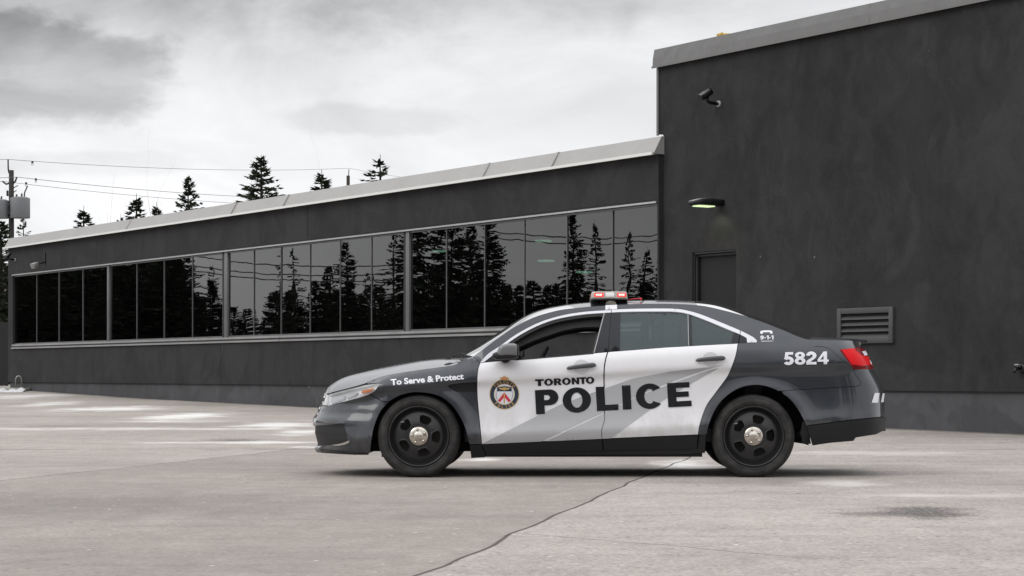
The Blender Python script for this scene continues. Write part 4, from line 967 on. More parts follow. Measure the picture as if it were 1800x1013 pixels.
# upper grille between the lamps
zg = np.linspace(.50, .70, 21); nb = MB()
def nose_strip(z0, z1, p0, off, mi, n=18):
    ph = np.linspace(p0, math.pi / 2, n); v = []
    for z in (z0, z1):
        zz = np.full(n, z); v += [tuple(q) for q in surf(_xf(zz) + _Lf(zz) - _Lf(zz) * ph, zz, off)]
    ff = [(i + 1, i, n + i, n + i + 1) for i in range(n - 1)]
    nb.add(v, ff, mi, True); nb.add([(x, -y, z) for x, y, z in v], [tuple(reversed(t)) for t in ff], mi, True)
for k in range(16): nose_strip(.50 + k * .0125, .5125 + k * .0125, 1.2, .0008, 0)
for k in range(4): nose_strip(.525 + k * .05, .535 + k * .05, 1.21, .0025, 1); nose_strip(.535 + k * .05, .545 + k * .05, 1.21, .0025, 1)
nb.build('grille', [M['black_matte'], M['chrome']], car, False)
# head lamps: reflector bowl, amber reflector, clear lens
lamp_poly = lampT + lampR[1:] + lampB[1:]
hl = panel('headlight', lamp_poly, M['headlight_in'], off=-.022, gap=0.0, rim=-.02, sp=.03)
for h_, sg in ((hl, -1), (twin(hl), 1)):
    def sub(nm, poly, m, off, rim=.01):
        v, f = tri2d([px2uz(dens(poly, 1.5))], .025); vv, ff = sheet3(v, f, off, rim)
        if sg > 0: vv = [(x, -y, z) for x, y, z in vv]; ff = [tuple(reversed(t)) for t in ff]
        put(nm, vv, ff, m, h_, 'near')
    sub('amber_reflector', [(634, 689.8), (637, 686.2), (656.5, 682), (652.5, 687), (646, 690.2), (635, 691.2)], M['amber'], -.006)
    sub('lamp_eyebrow', [(579, 694.6), (611, 686.2), (640, 679), (663, 675.4), (660, 678.6), (640, 682), (611, 689.5), (580, 698)], M['chrome'], -.010)
    sub('lamp_unit', cr([(580, 700), (592, 696), (603, 694), (604, 701), (594, 705.5), (581, 709), (580, 700)])[:-1], M['lamp_inner'], -.008)
    sub('lamp_unit', cr([(607, 693.5), (618, 690.5), (627, 689.5), (622, 696), (608, 700), (607, 693.5)])[:-1], M['lamp_inner'], -.008)
    sub('lens', lamp_poly, M['lens_clear'], 0.0, 0)
fender = [(650, 693.4), (655.5, 690), (662.7, 682), (667.4, 673.6)] + [(655, 674.2), (645, 675.4)] + [p for p in HOOD_E if p[0] > 645] + [(831.6, 627), (844, 637.8)] + DOOR_FL[1:] + [(825, 781.5)] + [p for p in reversed(af_right) if p[1] < 780] + [(684, 706.6), (670.7, 705.2)]
vent = cr([(788.5, 679.5), (791, 677.2), (796, 676), (815, 673.6), (836.6, 672)]) + [(836.6, 688)] + cr([(836.6, 688), (820, 688.6), (806.7, 689), (800, 687.5), (794, 683.5), (789.5, 681)])[1:]
fd = panel('fender', fender, M['grey_paint'], [vent])
panel('side_vent', vent, M['black_satin'], off=-.012, gap=-.004, rim=0, parent=fd, sides='both')
panel('sill_cover', [(825, 781.8), (846.6, 781.8), (850, 792), (853, 797), (853, 804.5), (828, 806)], M['black_satin'], parent=car)

# ---- side frame: roof rail, rear pillar and quarter panel in one pressing
deck = [(1423.6, 597), (1450, 597.6), (1491, 598.6), (1511.5, 600.8)]
side = ROOF_E + deck + [(1512.4, 611.4), (1476, 615), (1498, 644.4), (1500, 649)] + SEAM_R + list(reversed([p for p in ARCH_R if p[0] < 1370])) [0:] 
side = [p for p in side if not (p[1] > 764.6)] + [(1241, 764.5), (1227.2, 764.4)] + list(reversed(DOOR_RR))[1:] + [(1313, 602.8), (1329.2, 602.4), (1331, 600.5)] + list(reversed(MOLD_RO)) + list(reversed(MOLD_FO))[1:]
sd_ = panel('side_frame', side, M['grey_paint'], gap=.0015)
rb = [(1500, 649), (1534.7, 648.3), (1545, 650), (1570, 690), (1570, 730), (1537, 734), (1500, 738), (1460, 743), (1417.5, 748.5)] + [p for p in reversed(ARCH_R) if 1372 < p[0] < 1417] + list(reversed(SEAM_R))
rbp = panel('rear_bumper', rb, M['grey_paint'], sides='joined')
panel('bumper_skirt', [(1417.8, 748.8), (1460, 743.3), (1500, 738.3), (1537, 734.3), (1570, 730.3), (1570, 757), (1548, 758.5), (1538, 764), (1520, 767), (1504, 769.5), (1500, 775.5), (1460, 779), (1428, 783.6), (1423, 768)], M['black_satin'], off=.004, parent=rbp, sides='joined')
tl_poly = [(1476, 615.2), (1495, 613), (1512.4, 611.8), (1518, 616), (1527, 631), (1535, 648), (1518, 649), (1500, 649), (1497.5, 644.4)]
tl = panel('tail_light', tl_poly, M['red_lens'], off=.004, gap=.001, sp=.025)
decal('lens_divider', [([(1500, 613.5), (1512.4, 612.4), (1517.5, 616.5), (1524, 627), (1514, 625), (1505, 618)], []), ([(1497, 641), (1500, 648.6), (1534, 647.8), (1531, 641.5), (1515, 643.5)], []), ([(1476.6, 615.6), (1479, 615.2), (1499, 644), (1498, 644.4)], [])], M['red_dark'], tl, .0055, .03, 'both')
decal('bright_band', [([(1513, 618.5), (1520.5, 617.5), (1523.5, 624.5), (1517.5, 626)], []), ([(1525.5, 634.5), (1529, 633.7), (1532.2, 641), (1528.5, 641.6)], [])], M['letter_white'], tl, .006, .03, 'both', 1.0)
panel('boot_face', [(1512.2, 600.6), (1512.6, 611.6), (1518, 615.6), (1535, 648), (1548, 650), (1530, 610), (1520, 596)], M['black_gloss'], gap=.001, sides='joined')
ribbon('panel_seam', cr([(1432, 609.5), (1446.7, 610), (1459, 614), (1473, 626.7), (1487, 638), (1500, 649)]), .55, M['void'], sd_)
ribbon('panel_seam', [(1074.8, 545.8), (1074.8, 536)], .55, M['void'], sd_)
decal('reflective_mark', [([(1536, 691), (1544, 691), (1541.4, 708), (1531, 708)], []), ([(1549, 691.6), (1552, 691.6), (1550.6, 707), (1546.4, 707)], []), ([(1553.6, 692), (1554.8, 692), (1554.4, 707), (1552.6, 707)], [])], M['letter_white'], rbp, .003, .03, 'near', 1.0)
decal('body_crease', [(cr([(1398, 645.5), (1410, 644.5), (1440, 643.8), (1462, 644.6)]) + cr([(1462, 644.6), (1452, 647.4), (1430, 648.3), (1408, 648.2), (1398, 645.5)])[1:-1], [])], M['black_gloss'], sd_, .001, .04, 'both') if False else None

# ---- doors
frame_f = MOLD_FI + [(1075, 546.5)]
fdoor = panel('front_door', DOOR_FL + [(900, 778.8), (980, 775.2), (1058, 771.8)] + list(reversed(DOOR_SP))[1:] + list(reversed(BELT_F))[1:], M['white_paint'], gap=.0035)
rdoor = panel('rear_door', [(1069, 618.6)] + [(p[0] + .6, p[1]) for p in DOOR_SP[1:]] + [(1140, 768.2), (1227.2, 764.4)] + list(reversed(DOOR_RR))[1:] + list(reversed(BELT_R))[1:-1], M['white_paint'], gap=.0035)
for dn, poly in ((fdoor, [(846.9, 781.5), (900, 779.1), (980, 775.5), (1058, 772.1), (1059.6, 780), (1060, 792.8), (960, 796), (856, 797.6), (850.5, 793)]), (rdoor, [(1058.6, 772.1), (1140, 768.5), (1227.2, 764.7), (1225.5, 789), (1140, 791), (1060.6, 792.8), (1060.2, 780)])):
    v, f = tri2d([inset(px2uz(dens(poly, 3)), GAP)], .04); vv, ff = sheet3(v, f, .002, .018)
    put('door_cladding', vv, ff, M['black_satin'], dn, 'near'); put('door_cladding', [(x, -y, z) for x, y, z in vv], [tuple(reversed(t)) for t in ff], M['black_satin'], twin(dn), 'near')
def dsub(nm, poly, m, dn, off=0.0, rim=.015, holes=(), gap=0.0, sp=.04):
    v, f = tri2d([inset(px2uz(dens(poly, 2.5)), gap)] + [inset(px2uz(dens(h, 2.5)), -gap) for h in holes], sp); vv, ff = sheet3(v, f, off, rim)
    a = put(nm, vv, ff, m, dn, 'near'); b = put(nm, [(x, -y, z) for x, y, z in vv], [tuple(reversed(t)) for t in ff], m, twin(dn), 'near')
    return a, b
# front door frame: dark pillar cover and the mirror corner
dsub('pillar_trim', [(1061, 551), (1074.4, 550.2), (1072, 575), (1068, 618.4), (1043.5, 620.6)], M['black_gloss'], fdoor, .002)
dsub('glass_channel', [(1061.4, 550.8), (1063, 551), (1045, 620.6), (1043, 620.6)], M['alu'], fdoor, .004, .01, sp=.02)
dsub('mirror_corner', [(852, 636.4), (864, 626.6), (876, 616.2), (893.8, 602.8), (897, 612), (905, 632)], M['black_satin'], fdoor, .001)
dsub('window_seal', [(893.8, 603)] + [p for p in MOLD_FI if 894 < p[0] < 1061] + [(1061, 551), (1059.6, 556)] + [(p[0] + 1.5, p[1] + 4.5) for p in reversed(MOLD_FI) if 897 < p[0] < 1056] + [(897, 609)], M['black_matte'], fdoor, -.004, .03)
dsub('belt_seal', [(905, 632.6), (1000, 624.6), (1043.5, 620.8), (1043.5, 622.4), (1000, 626.2), (905, 634)], M['black_matte'], fdoor, .004, .015, sp=.02)
dsub('pillar_trim', [(1074.8, 550.2), (1090.5, 549.4), (1089.2, 616.8), (1069.2, 618.4), (1072.4, 575)], M['black_gloss'], rdoor, .002)
gr = [(1090.5, 549.8), (1110, 549.2), (1162, 548.9), (1190, 549.8), (1209.5, 553), (1210.8, 608.2), (1167.6, 610.6), (1089.2, 616.6)]
dsub('rear_glass', gr, M['glass_rear'], rdoor, -.006, 0)
dsub('glass_divider', [(1209.5, 552.8), (1215.5, 554.4), (1216.6, 607.8), (1210.8, 608.3)], M['black_gloss'], rdoor, .001)
dsub('glass_divider_strip', [(1208.6, 552.6), (1210, 553), (1211.2, 608.2), (1209.8, 608.4)], M['alu'], rdoor, .003, .005, sp=.02)
gq = [(1215.5, 554.6), (1242, 564.6), (1277.8, 579.4), (1289.5, 584.3), (1285, 604.3), (1240, 606.4), (1216.6, 607.7)]
dsub('quarter_glass', gq, M['glass_rear'], rdoor, -.006, 0)
dsub('corner_trim', [(1289.5, 584.3), (1300, 588.3), (1297.4, 603.4), (1285, 604.2)], M['black_gloss'], rdoor, .001)
panel('pillar_corner', [(1301, 589), (1312.4, 594.8), (1313.4, 602.6), (1298.6, 603.4)], M['black_gloss'], gap=.001)
mf = panel('window_moulding', MOLD_FO + list(reversed(MOLD_FI)), M['white_trim'], off=.005, gap=0, rim=.015, sp=.02, step=2)
mr = panel('window_moulding', MOLD_RO + [(1330.5, 601.5), (1329, 602.4), (1313.4, 602.8), (1312.4, 594.5)] + list(reversed(MOLD_RI))[1:], M['white_trim'], off=.005, gap=0, rim=.015, sp=.02, step=2)
ribbon('moulding_joint', [(1301.5, 580.5), (1300.8, 590)], .8, M['void'], mr, .007)
ribbon('moulding_joint', [(1074.7, 544.5), (1074.7, 551)], .8, M['void'], mr, .007)
panel('rocker', [(853, 797.4), (960, 796.2), (1058, 793.2), (1226, 789), (1228, 764.8), (1241, 764.8), (1240, 798), (1200, 800.5), (1060, 801), (866, 803.3), (853, 804.5)], M['black_matte'], off=-.012)
# door handles
def handle(dn, x0, x1, yc, dy):
    A = px2uz([((x0 + x1) / 2, yc)])[0]; rr = 13.5 * 18 / F
    cs = [(A[0] + rr * 1.05 * math.cos(a), A[1] + rr * .95 * math.sin(a)) for a in np.linspace(0, 2 * math.pi, 28, endpoint=False)]
    v, f = tri2d([cs], .02); P = surf0(v[:, 0], v[:, 1]); r_ = np.hypot(v[:, 0] - A[0], v[:, 1] - A[1]) / rr
    vv, ff = sheet3(v, f, .0022, 0)
    put('handle_cup', vv, ff, M['cup_grey'], dn, 'near'); put('handle_cup', [(x, -y, z) for x, y, z in vv], [tuple(reversed(t)) for t in ff], M['cup_grey'], twin(dn), 'near')
    n = 16; S = []
    for k in range(n + 1):
        t = k / n; px_ = x0 + (x1 - x0) * t; py_ = yc + dy * (.5 - t); B = px2uz([(px_, py_)]); p = surf(B[:, 0], B[:, 1], .010 + .028 * math.sin(math.pi * min(1, max(0, t))) ** .5)[0]
        e = min(1, (min(t, 1 - t) * 9 + .12)) ** .5; S.append(((p[0], p[1], p[2]), e * (.0115 + .006 * t), e * (.017 + .005 * t)))
    for sg, dd in ((1, dn), (-1, twin(dn))):
        b = MB(); v = []; q = 12
        for (x, y, z), a, h in S:
            for k in range(q):
                an = 2 * math.pi * k / q; v.append((x, sg * (y + a * math.cos(an)), z + h * math.copysign(abs(math.sin(an)) ** .8, math.sin(an))))
        b.add(v, [(i * q + k, i * q + (k + 1) % q, i * q + q + (k + 1) % q, i * q + q + k) for i in range(n) for k in range(q)] + [tuple(range(q)), tuple(range(n * q, n * q + q))], 0, True)
        b.build('door_handle', M['handle'], dd)
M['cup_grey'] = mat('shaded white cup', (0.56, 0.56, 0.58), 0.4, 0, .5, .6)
M['mirror_cap'] = mat('silver grey mirror cap', (0.16, 0.163, 0.168), 0.35, .3, .5, .4)
M['handle'] = mat('dark grey handle', (0.050, 0.052, 0.056), 0.35, 0, .5, .4)
handle(fdoor, 996, 1048, 645.2, 6); handle(rdoor, 1222.7, 1275, 632, 4)

# ---- livery
b1 = [(847, 780.6), (864, 772), (947, 730), (983, 712.5), (1046, 689.2), (1112, 665.8), (1179, 653), (1240, 646.4), (1271, 641.4), (1236, 651.5), (1170, 675), (1118.8, 696), (1067.4, 721.8), (1006.8, 749.8), (951, 776.2)]
b2 = [(961, 775.8), (1006.8, 753), (1062.8, 726.4), (1123.4, 696), (1170, 678.6), (1236, 654.5), (1264, 646.6), (1214.4, 674.8), (1173.6, 698.4), (1146.8, 717), (1073.4, 770.6)]
decal('livery_stripe', [(b1, [])], M['stripe_grey'], car, .0030, .02)
decal('livery_stripe', [(b2, [])], M['stripe_grey'], car, .0030, .02)
ribbon('door_seam', DOOR_SP, .75, M['void'], fdoor, .0062)
ribbon('door_seam', [(1075, 546), (1072.2, 575), (1068.4, 618.6)], .75, M['void'], fdoor, .0035)
def arc(cx, cy, rx, ry, a0, a1, n): return [(cx + rx * math.cos(R(a0 + (a1 - a0) * i / n)), cy + ry * math.sin(R(a0 + (a1 - a0) * i / n))) for i in range(n + 1)]
def GLYPH(ch):
    """heavy grotesque capitals, unit cap height, y up -> (advance, [(outer, holes)])"""
    S = .37
    if ch == 'P': return .97, [([(0, 0), (0, 1), (.56, 1)] + arc(.60, .675, .37, .325, 85, -88, 16) + [(.56, .35), (S, .35), (S, 0)], [[(S, .78), (S, .57)] + arc(.50, .675, .115, .105, -90, 90, 8)])]
    if ch == 'R': return 1.05, [([(0, 0), (0, 1), (.56, 1)] + arc(.60, .71, .37, .29, 85, -35, 14) + [(.76, .44), (.83, .37), (1.04, 0), (.63, 0), (.46, .36), (S, .38), (S, 0)], [[(S, .79), (S, .60)] + arc(.50, .695, .115, .095, -90, 90, 8)])]
    if ch == 'O': return 1.19, [(arc(.595, .5, .595, .525, 0, 348.75, 31), [arc(.595, .5, .235, .315, 0, 345, 23)])]
    if ch == 'L': return .95, [([(0, 0), (0, 1), (S, 1), (S, .24), (.93, .24), (.93, 0)], [])]
    if ch == 'I': return .37, [([(0, 0), (0, 1), (S, 1), (S, 0)], [])]
    if ch == 'C': return 1.12, [(arc(.58, .5, .58, .525, 38, 322, 30) + [(.70, .30)] + [(.70, .30)] + arc(.58, .5, .225, .305, -58, -302, 22) + [(.70, .70)], [])]
    if ch == 'E': return 1.0, [([(0, 0), (0, 1), (.95, 1), (.95, .78), (S, .78), (S, .62), (.90, .62), (.90, .40), (S, .40), (S, .23), (1.0, .23), (1.0, 0)], [])]
    if ch == 'T': return 1.0, [([(.315, 0), (.315, .76), (0, .76), (0, 1), (1, 1), (1, .76), (.685, .76), (.685, 0)], [])]
    if ch == 'N': return 1.05, [([(0, 0), (0, 1), (.36, 1), (.70, .45), (.70, 1), (1.05, 1), (1.05, 0), (.70, 0), (.35, .55), (.35, 0)], [])]
def clean(P):
    o = []
    for p in P:
        if not o or np.hypot(p[0] - o[-1][0], p[1] - o[-1][1]) > 1e-4: o.append(p)
    return o
def place(polys, ox, oy, sx, sy, ang, lean=0.0):
    c, s = math.cos(ang), math.sin(ang); f = lambda P: clean([(ox + (x * sx) * c - (-y * sy) * s * 1.0 + 0, oy + (x * sx) * s - y * sy * c) for x, y in P])
    return [(f(o), [f(h) for h in hs]) for o, hs in polys]
def word(txt, spots, oy0, slope, cap, x0):
    """spots: (left, right) of each letter in pixels"""
    polys = []; ang = math.atan(slope)
    for ch, (l, r) in zip(txt, spots):
        adv, pl = GLYPH(ch); ww = {'L': .93}.get(ch, adv); polys += place(pl, l, oy0 + slope * (l - x0), (r - l) / ww, cap, ang)
    return polys
zx = lambda v: 820 + v / 4.2857
pol = word('POLICE', [(zx(a), zx(b)) for a, b in ((525, 699), (729, 943), (983, 1146), (1179, 1244), (1281, 1482), (1520, 1697))], 728.7, -.0535, 42.6, 943)
decal('police_lettering', pol, M['letter_black'], car, .0055, .025)
tor = word('TORONTO', [(941, 956.3), (956.8, 972.5), (973.8, 987.8), (988.2, 1003.6), (1005.2, 1018.4), (1015.8 + 3, 1031), (1030, 1045)], 679, -.047, 12.3, 943)
decal('toronto_lettering', tor, M['letter_black'], car, .0050, .03)
def font_polys(txt, size=1.0, off=0.0):
    cu = bpy.data.curves.new('lettering', 'FONT'); cu.body = txt; cu.size = size; cu.offset = off; cu.resolution_u = 4
    ob = bpy.data.objects.new('lettering', cu); COL.objects.link(ob); bpy.context.view_layer.update()
    me = ob.evaluated_get(bpy.context.evaluated_depsgraph_get()).to_mesh(); v = [tuple(q.co)[:2] for q in me.vertices]; f = [tuple(p.vertices) for p in me.polygons]
    bpy.data.objects.remove(ob); bpy.data.curves.remove(cu); return np.array(v), f
def text_on(name, txt, x0, y0, x1, y1, cap, m, parent, bold=.02, off=.003):
    """baseline from (x0, y0) to (x1, y1) in photo pixels, cap height in pixels"""
    v, f = font_polys(txt, 1.0, bold); lo, hi = v[:, 0].min(), v[:, 0].max(); H_ = font_polys('H', 1.0, bold)[0]; ch = H_[:, 1].max() - H_[:, 1].min()
    L = math.hypot(x1 - x0, y1 - y0); t = ((x1 - x0) / L, (y1 - y0) / L); a = (v[:, 0] - lo) / (hi - lo) * L; b = (v[:, 1] - H_[:, 1].min()) / ch * cap
    P = np.stack([x0 + t[0] * a + t[1] * b, y0 + t[1] * a - t[0] * b], -1); uz = px2uz(P); q = surf(uz[:, 0], uz[:, 1], off)
    return put(name, [tuple(p) for p in q], f, m, parent, 'near')
def band(path, wd):
    P = np.array(path, float); t = np.gradient(P, axis=0); t /= np.maximum(1e-6, np.linalg.norm(t, axis=1, keepdims=True)); n = np.stack([-t[:, 1], t[:, 0]], -1) * wd / 2
    return [tuple(q) for q in P + n] + [tuple(q) for q in (P - n)[::-1]]
def bold(ch, W=.23, V=.20):
    """heavy grotesque letters and figures from pen strokes; unit cap height, y up -> (width, polygons)"""
    x = .53; ell = lambda cx, cy, rx, ry, n=28: arc(cx, cy, rx, ry, 0, 360 - 360 / n, n - 1)
    bar = lambda x0, x1, y0, y1: ([(x0, y0), (x1, y0), (x1, y1), (x0, y1)], [])
    ring = lambda cx, cy, rx, ry: (ell(cx, cy, rx, ry), [ell(cx, cy, rx - W, ry - V, 20)])
    if ch == '5': return .64, [(band(arc(.305, .325, .215, .225, 150, -150, 20), W), []), ([(.07, .44), (.28, .47), (.30, .80), (.60, .80), (.60, 1), (.13, 1)], [])]
    if ch == '8': return .66, [(ell(.33, .735, .30, .265), [ell(.33, .74, .095, .09, 16)]), (ell(.33, .285, .33, .285), [ell(.33, .285, .11, .105, 16)])]
    if ch == '2': return .64, [(band(arc(.31, .69, .20, .21, 178, -25, 16), W), []), ([(.615, .66), (.57, .52), (.46, .40), (.30, .27), (.29, .19), (0, .19), (.02, .28), (.12, .38), (.30, .51), (.385, .62)], []), bar(.0, .62, 0, .2)]
    if ch == '4': return .68, [bar(.37, .58, 0, 1), bar(.0, .68, .20, .37), ([(.0, .37), (.37, 1), (.40, .74), (.17, .37)], [])]
    if ch == '9': return .64, [ring(.31, .66, .31, .34), (band([(.53, .62), (.52, .35), (.40, .15), (.22, .10), (.05, .17)], W * .9), [])]
    if ch == '1': return .42, [bar(.20, .42, 0, 1), ([(.0, .68), (.0, .84), (.22, 1), (.26, .80)], [])]
    if ch == '-': return .34, [bar(.03, .31, .30, .50)]
    if ch == 'T': return .62, [bar(.20, .42, 0, .8), bar(0, .62, .8, 1)]
    if ch == 'o': return .54, [ring(.27, x / 2, .27, x / 2 + .02)]
    if ch == 'e': return .54, [(band(arc(.27, x / 2, .175, .19, 5, 325, 22), W * .85), []), bar(.10, .47, .22, .33)]
    if ch == 'c': return .52, [(band(arc(.27, x / 2, .175, .19, 48, 312, 20), W * .85), [])]
    if ch == 'r': return .37, [bar(0, .20, 0, x), ([(.17, .26), (.17, .42), (.26, .53), (.37, .55), (.37, .37), (.26, .35)], [])]
    if ch == 'v': return .52, [([(0, x), (.19, 0), (.33, 0), (.52, x), (.32, x), (.26, .22), (.20, x)], [])]
    if ch == 't': return .36, [(clean([(.09, .72), (.28, .72), (.28, .54), (.36, .54), (.36, .40), (.28, .40), (.28, .18), (.36, .16), (.36, .0), (.18, -.01), (.09, .08), (.09, .40), (0, .40), (0, .54), (.09, .54)]), [])]
    if ch == 'S': return .62, [(clean(band([(.53, .74), (.46, .88), (.30, .91), (.15, .86), (.12, .72), (.22, .61), (.40, .50), (.51, .38), (.50, .20), (.37, .09), (.22, .09), (.10, .19), (.07, .30)], .20)), [])]
    if ch == 'P': return .62, [([(0, 0), (0, 1), (.33, 1)] + arc(.34, .69, .28, .31, 85, -88, 12) + [(.22, .38), (.22, 0)], [[(.22, .81), (.22, .57)] + arc(.31, .69, .08, .11, -85, 85, 6)])]
    if ch == '&': return .74, [(clean(band([(.66, .06), (.44, .34), (.22, .64), (.20, .80), (.31, .90), (.43, .82), (.40, .68), (.20, .52), (.11, .30), (.18, .12), (.34, .08), (.52, .18), (.62, .42)], .17)), [])]
    return .17, []
def stroke_text(name, txt, x0, y0, x1, y1, cap, m, parent, track=.045, off=.004):
    """baseline from (x0, y0) to (x1, y1) in photo pixels, cap height in pixels"""
    tot = sum(bold(c)[0] + track for c in txt) - track; L = math.hypot(x1 - x0, y1 - y0); sx = L / tot; ang = math.atan2(y1 - y0, x1 - x0); cx_ = 0; V = []; Fc = []; i = 0
    for c in txt:
        w_, pl = bold(c)
        for o_, hs in place(pl, x0 + cx_ * sx * math.cos(ang), y0 + cx_ * sx * math.sin(ang), sx, cap, ang):
            v, f = tri2d([px2uz(dens(o_, 2))] + [px2uz(dens(h, 2)) for h in hs], .05); vv, ff = sheet3(v, f, off + .0002 * (i % 3), 0); k = len(V); V += vv; Fc += [tuple(q + k for q in t) for t in ff]; i += 1
        cx_ += w_ + track
    return put(name, V, Fc, m, parent, 'near')
text_on('motto_lettering', 'To Serve & Protect', 687.5, 677.8, 815.5, 667.0, 10.6, M['letter_white'], fd, .034)
stroke_text('number_lettering', '5824', 1377, 641.8, 1456.8, 640.4, 22.2, M['letter_white'], sd_)
stroke_text('phone_lettering', '9-1-1', 1336.3, 597.6, 1359.6, 597.2, 7, M['letter_white'], sd_)
text_on('phone_small_lettering', 'EMERGENCY', 1338, 601.2, 1360, 600.8, 1.7, M['letter_white'], sd_, .02)
decal('phone_symbol', [(cr([(1336.2, 587.2), (1336.4, 584), (1338.6, 582), (1347, 581.2), (1355.6, 581.8), (1357.6, 583.6), (1357.8, 587)], 4) + [(1353.8, 587.2), (1353.4, 584.6), (1341, 584.8), (1340.4, 587.4)], [])], M['letter_white'], sd_, .003, .03, 'near', 1.0)
# the crest on the front door
ecx, ecy = 886.6, 693.2
circ = lambda r, n=40: [(ecx + r * math.cos(2 * math.pi * k / n), ecy + r * 1.02 * math.sin(2 * math.pi * k / n)) for k in range(n)]
em = decal('crest', [(circ(26), [])], M['gold'], fdoor, .003, .012, 'near', 1.5)
decal('crest_ring', [(circ(24.9), [])], M['navy'], em, .0036, .012, 'near', 1.5)
decal('crest_field', [(circ(18.4), [])], M['gold'], em, .0040, .012, 'near', 1.5)
decal('crest_field', [(circ(17.6), [])], M['white_trim'], em, .0044, .012, 'near', 1.5)
E = lambda P: [(ecx + x, ecy + y) for x, y in P]
decal('crest_shield', [(E([(-13, -12.5), (0, -14.5), (13, -12.5), (13, -5), (-13, -5)]), [])], M['navy'], em, .0049, .012, 'near', 1.5)
decal('crest_eagle', [(E([(-10.5, -11.5), (-4, -11), (0, -12.8), (4, -11), (10.5, -11.5), (7, -8.2), (2, -7.6), (0, -6), (-2, -7.6), (-7, -8.2)]), [])], M['gold'], em, .0054, .012, 'near', 1.5)
decal('crest_chevron', [(E([(0, -3.5), (11.5, 11.2), (7.8, 14.6), (0, 4.6), (-7.8, 14.6), (-11.5, 11.2)]), [])], M['crest_red'], em, .0050, .012, 'near', 1.5)
decal('crest_staff', [(E([(-.9, -2), (.9, -2), (1.3, 14), (0, 17), (-1.3, 14)]), [])], M['gold'], em, .0055, .012, 'near', 1.5)
for sg in (-1, 1):
    decal('crest_wreath', [(E([(sg * x, y) for x, y in ((13.2, -8), (15.4, -3), (15.6, 4), (13, 10), (9.5, 14), (11.8, 9), (13.4, 3), (13.4, -3))]), [])], M['stripe_grey'], em, .0050, .012, 'near', 1.5)
decal('crest_crown', [(E([(-7, -25.4), (-8, -28), (-5.4, -30.2), (-2.6, -29.6), (-1.2, -32.4), (1.2, -32.4), (2.6, -29.6), (5.4, -30.2), (8, -28), (7, -25.4)]), [])], M['gold'], em, .0036, .012, 'near', 1.5)
decal('crest_crown_cap', [(E([(-5, -27.4), (-3, -29), (-.6, -28.6), (-.6, -27)]), []), (E([(5, -27.4), (3, -29), (.6, -28.6), (.6, -27)]), [])], M['crest_red'], em, .0042, .012, 'near', 1.0)
def arc_text(txt, rad, a0, a1, size, flip, nm):
    V = []; Fc = []
    for k, ch in enumerate(txt):
        v, f = font_polys(ch, 1.0, .03); v = v.copy(); v[:, 0] -= (v[:, 0].min() + v[:, 0].max()) / 2; v[:, 1] -= .35; v *= size / .7; v[:, 0] *= .86
        a = R(a0 + (a1 - a0) * k / (len(txt) - 1)); s = 1 if not flip else -1
        ux, uy = -math.sin(a) * 1.0, math.cos(a)    # tangent, image y down
        rx, ry = math.cos(a), math.sin(a)
        P = np.stack([ecx + rx * rad + (ux * v[:, 0] + rx * v[:, 1]) * s, ecy + ry * rad + (uy * v[:, 0] + ry * v[:, 1]) * s], -1); uz = px2uz(P); q = surf(uz[:, 0], uz[:, 1], .0046); b = len(V)
        V += [tuple(p) for p in q]; Fc += [tuple(i + b for i in t) for t in f]
    put(nm, V, Fc, M['gold'], em, 'near')
arc_text('TORONTO', 21.6, -138, -42, 4.6, False, 'crest_lettering')
arc_text('POLICE', 21.6, 132, 48, 4.6, True, 'crest_lettering')

# ---- top surfaces
def lift(E, C, ny, p, name, m, off=0.0, ex=1.0):
    """skin from the edge curve E (near side) over the centre line C and down the far side"""
    E = np.asarray(E); C = np.asarray(C); n = len(E); v = []
    ts = np.linspace(0, 1, ny + 1)
    for i in range(n):
        row = []
        for t in ts:
            k = 1 - (1 - t) ** p
            row.append((E[i, 0] + (C[i, 0] - E[i, 0]) * (1 - (1 - t) ** ex), E[i, 1] * (1 - t), E[i, 2] + (C[i, 2] - E[i, 2]) * k + off))
        v += row + [(x, -y, z) for x, y, z in reversed(row[:-1])]
    w_ = 2 * ny + 1
    f = [(i * w_ + k, i * w_ + k + 1, (i + 1) * w_ + k + 1, (i + 1) * w_ + k) for i in range(n - 1) for k in range(w_ - 1)]
    return put(name, v, f, m, car, 'near')
def resample(P, n):
    P = np.asarray(P, float); s = np.concatenate([[0], np.cumsum(np.linalg.norm(np.diff(P, axis=0), axis=1))]); t = np.linspace(0, s[-1], n)
    return np.stack([np.interp(t, s, P[:, k]) for k in range(P.shape[1])], -1)
def edge3(P, n, off=-.001):
    uz = px2uz(resample(P, n)); return surf(uz[:, 0], uz[:, 1], off)
def centre3(P, n, dz=0.0):
    q = resample(P, n); return np.stack([(q[:, 0] - PX) * YC / F, np.zeros(n), EYE + (HZ - q[:, 1]) * YC / F + dz], -1)
hE = edge3(HOOD_E, 60); hC = centre3(cr(NOSE_S), 60)
lift(hE, hC, 16, 2.0, 'hood', M['grey_paint'], ex=1.2)
ROOF_S = cr([(813.8, 628.4), (838.7, 613.8), (868.9, 594.2), (904.4, 571), (931, 556.9), (957.8, 548), (993, 541), (1037.8, 535.8), (1105, 532.4), (1162, 531.4), (1215.6, 532.6), (1254.7, 536.8), (1297, 549), (1349, 566.5), (1384.4, 579.4), (1421.8, 592.9)])
def upto(P, a, b): return [p for p in P if a <= p[0] <= b]
cuts = [(831.5, 813.8, 1010, 985, 'windscreen', 'glass_front'), (1010, 985, 1226, 1212, 'roof', 'grey_paint'), (1226, 1212, 1422, 1421.8, 'rear_window', 'glass_front')]
def clip_curve(P, a, b):
    P = np.asarray(P); xs = np.linspace(a, b, 60); return np.stack([xs, np.interp(xs, P[:, 0], P[:, 1])], -1)
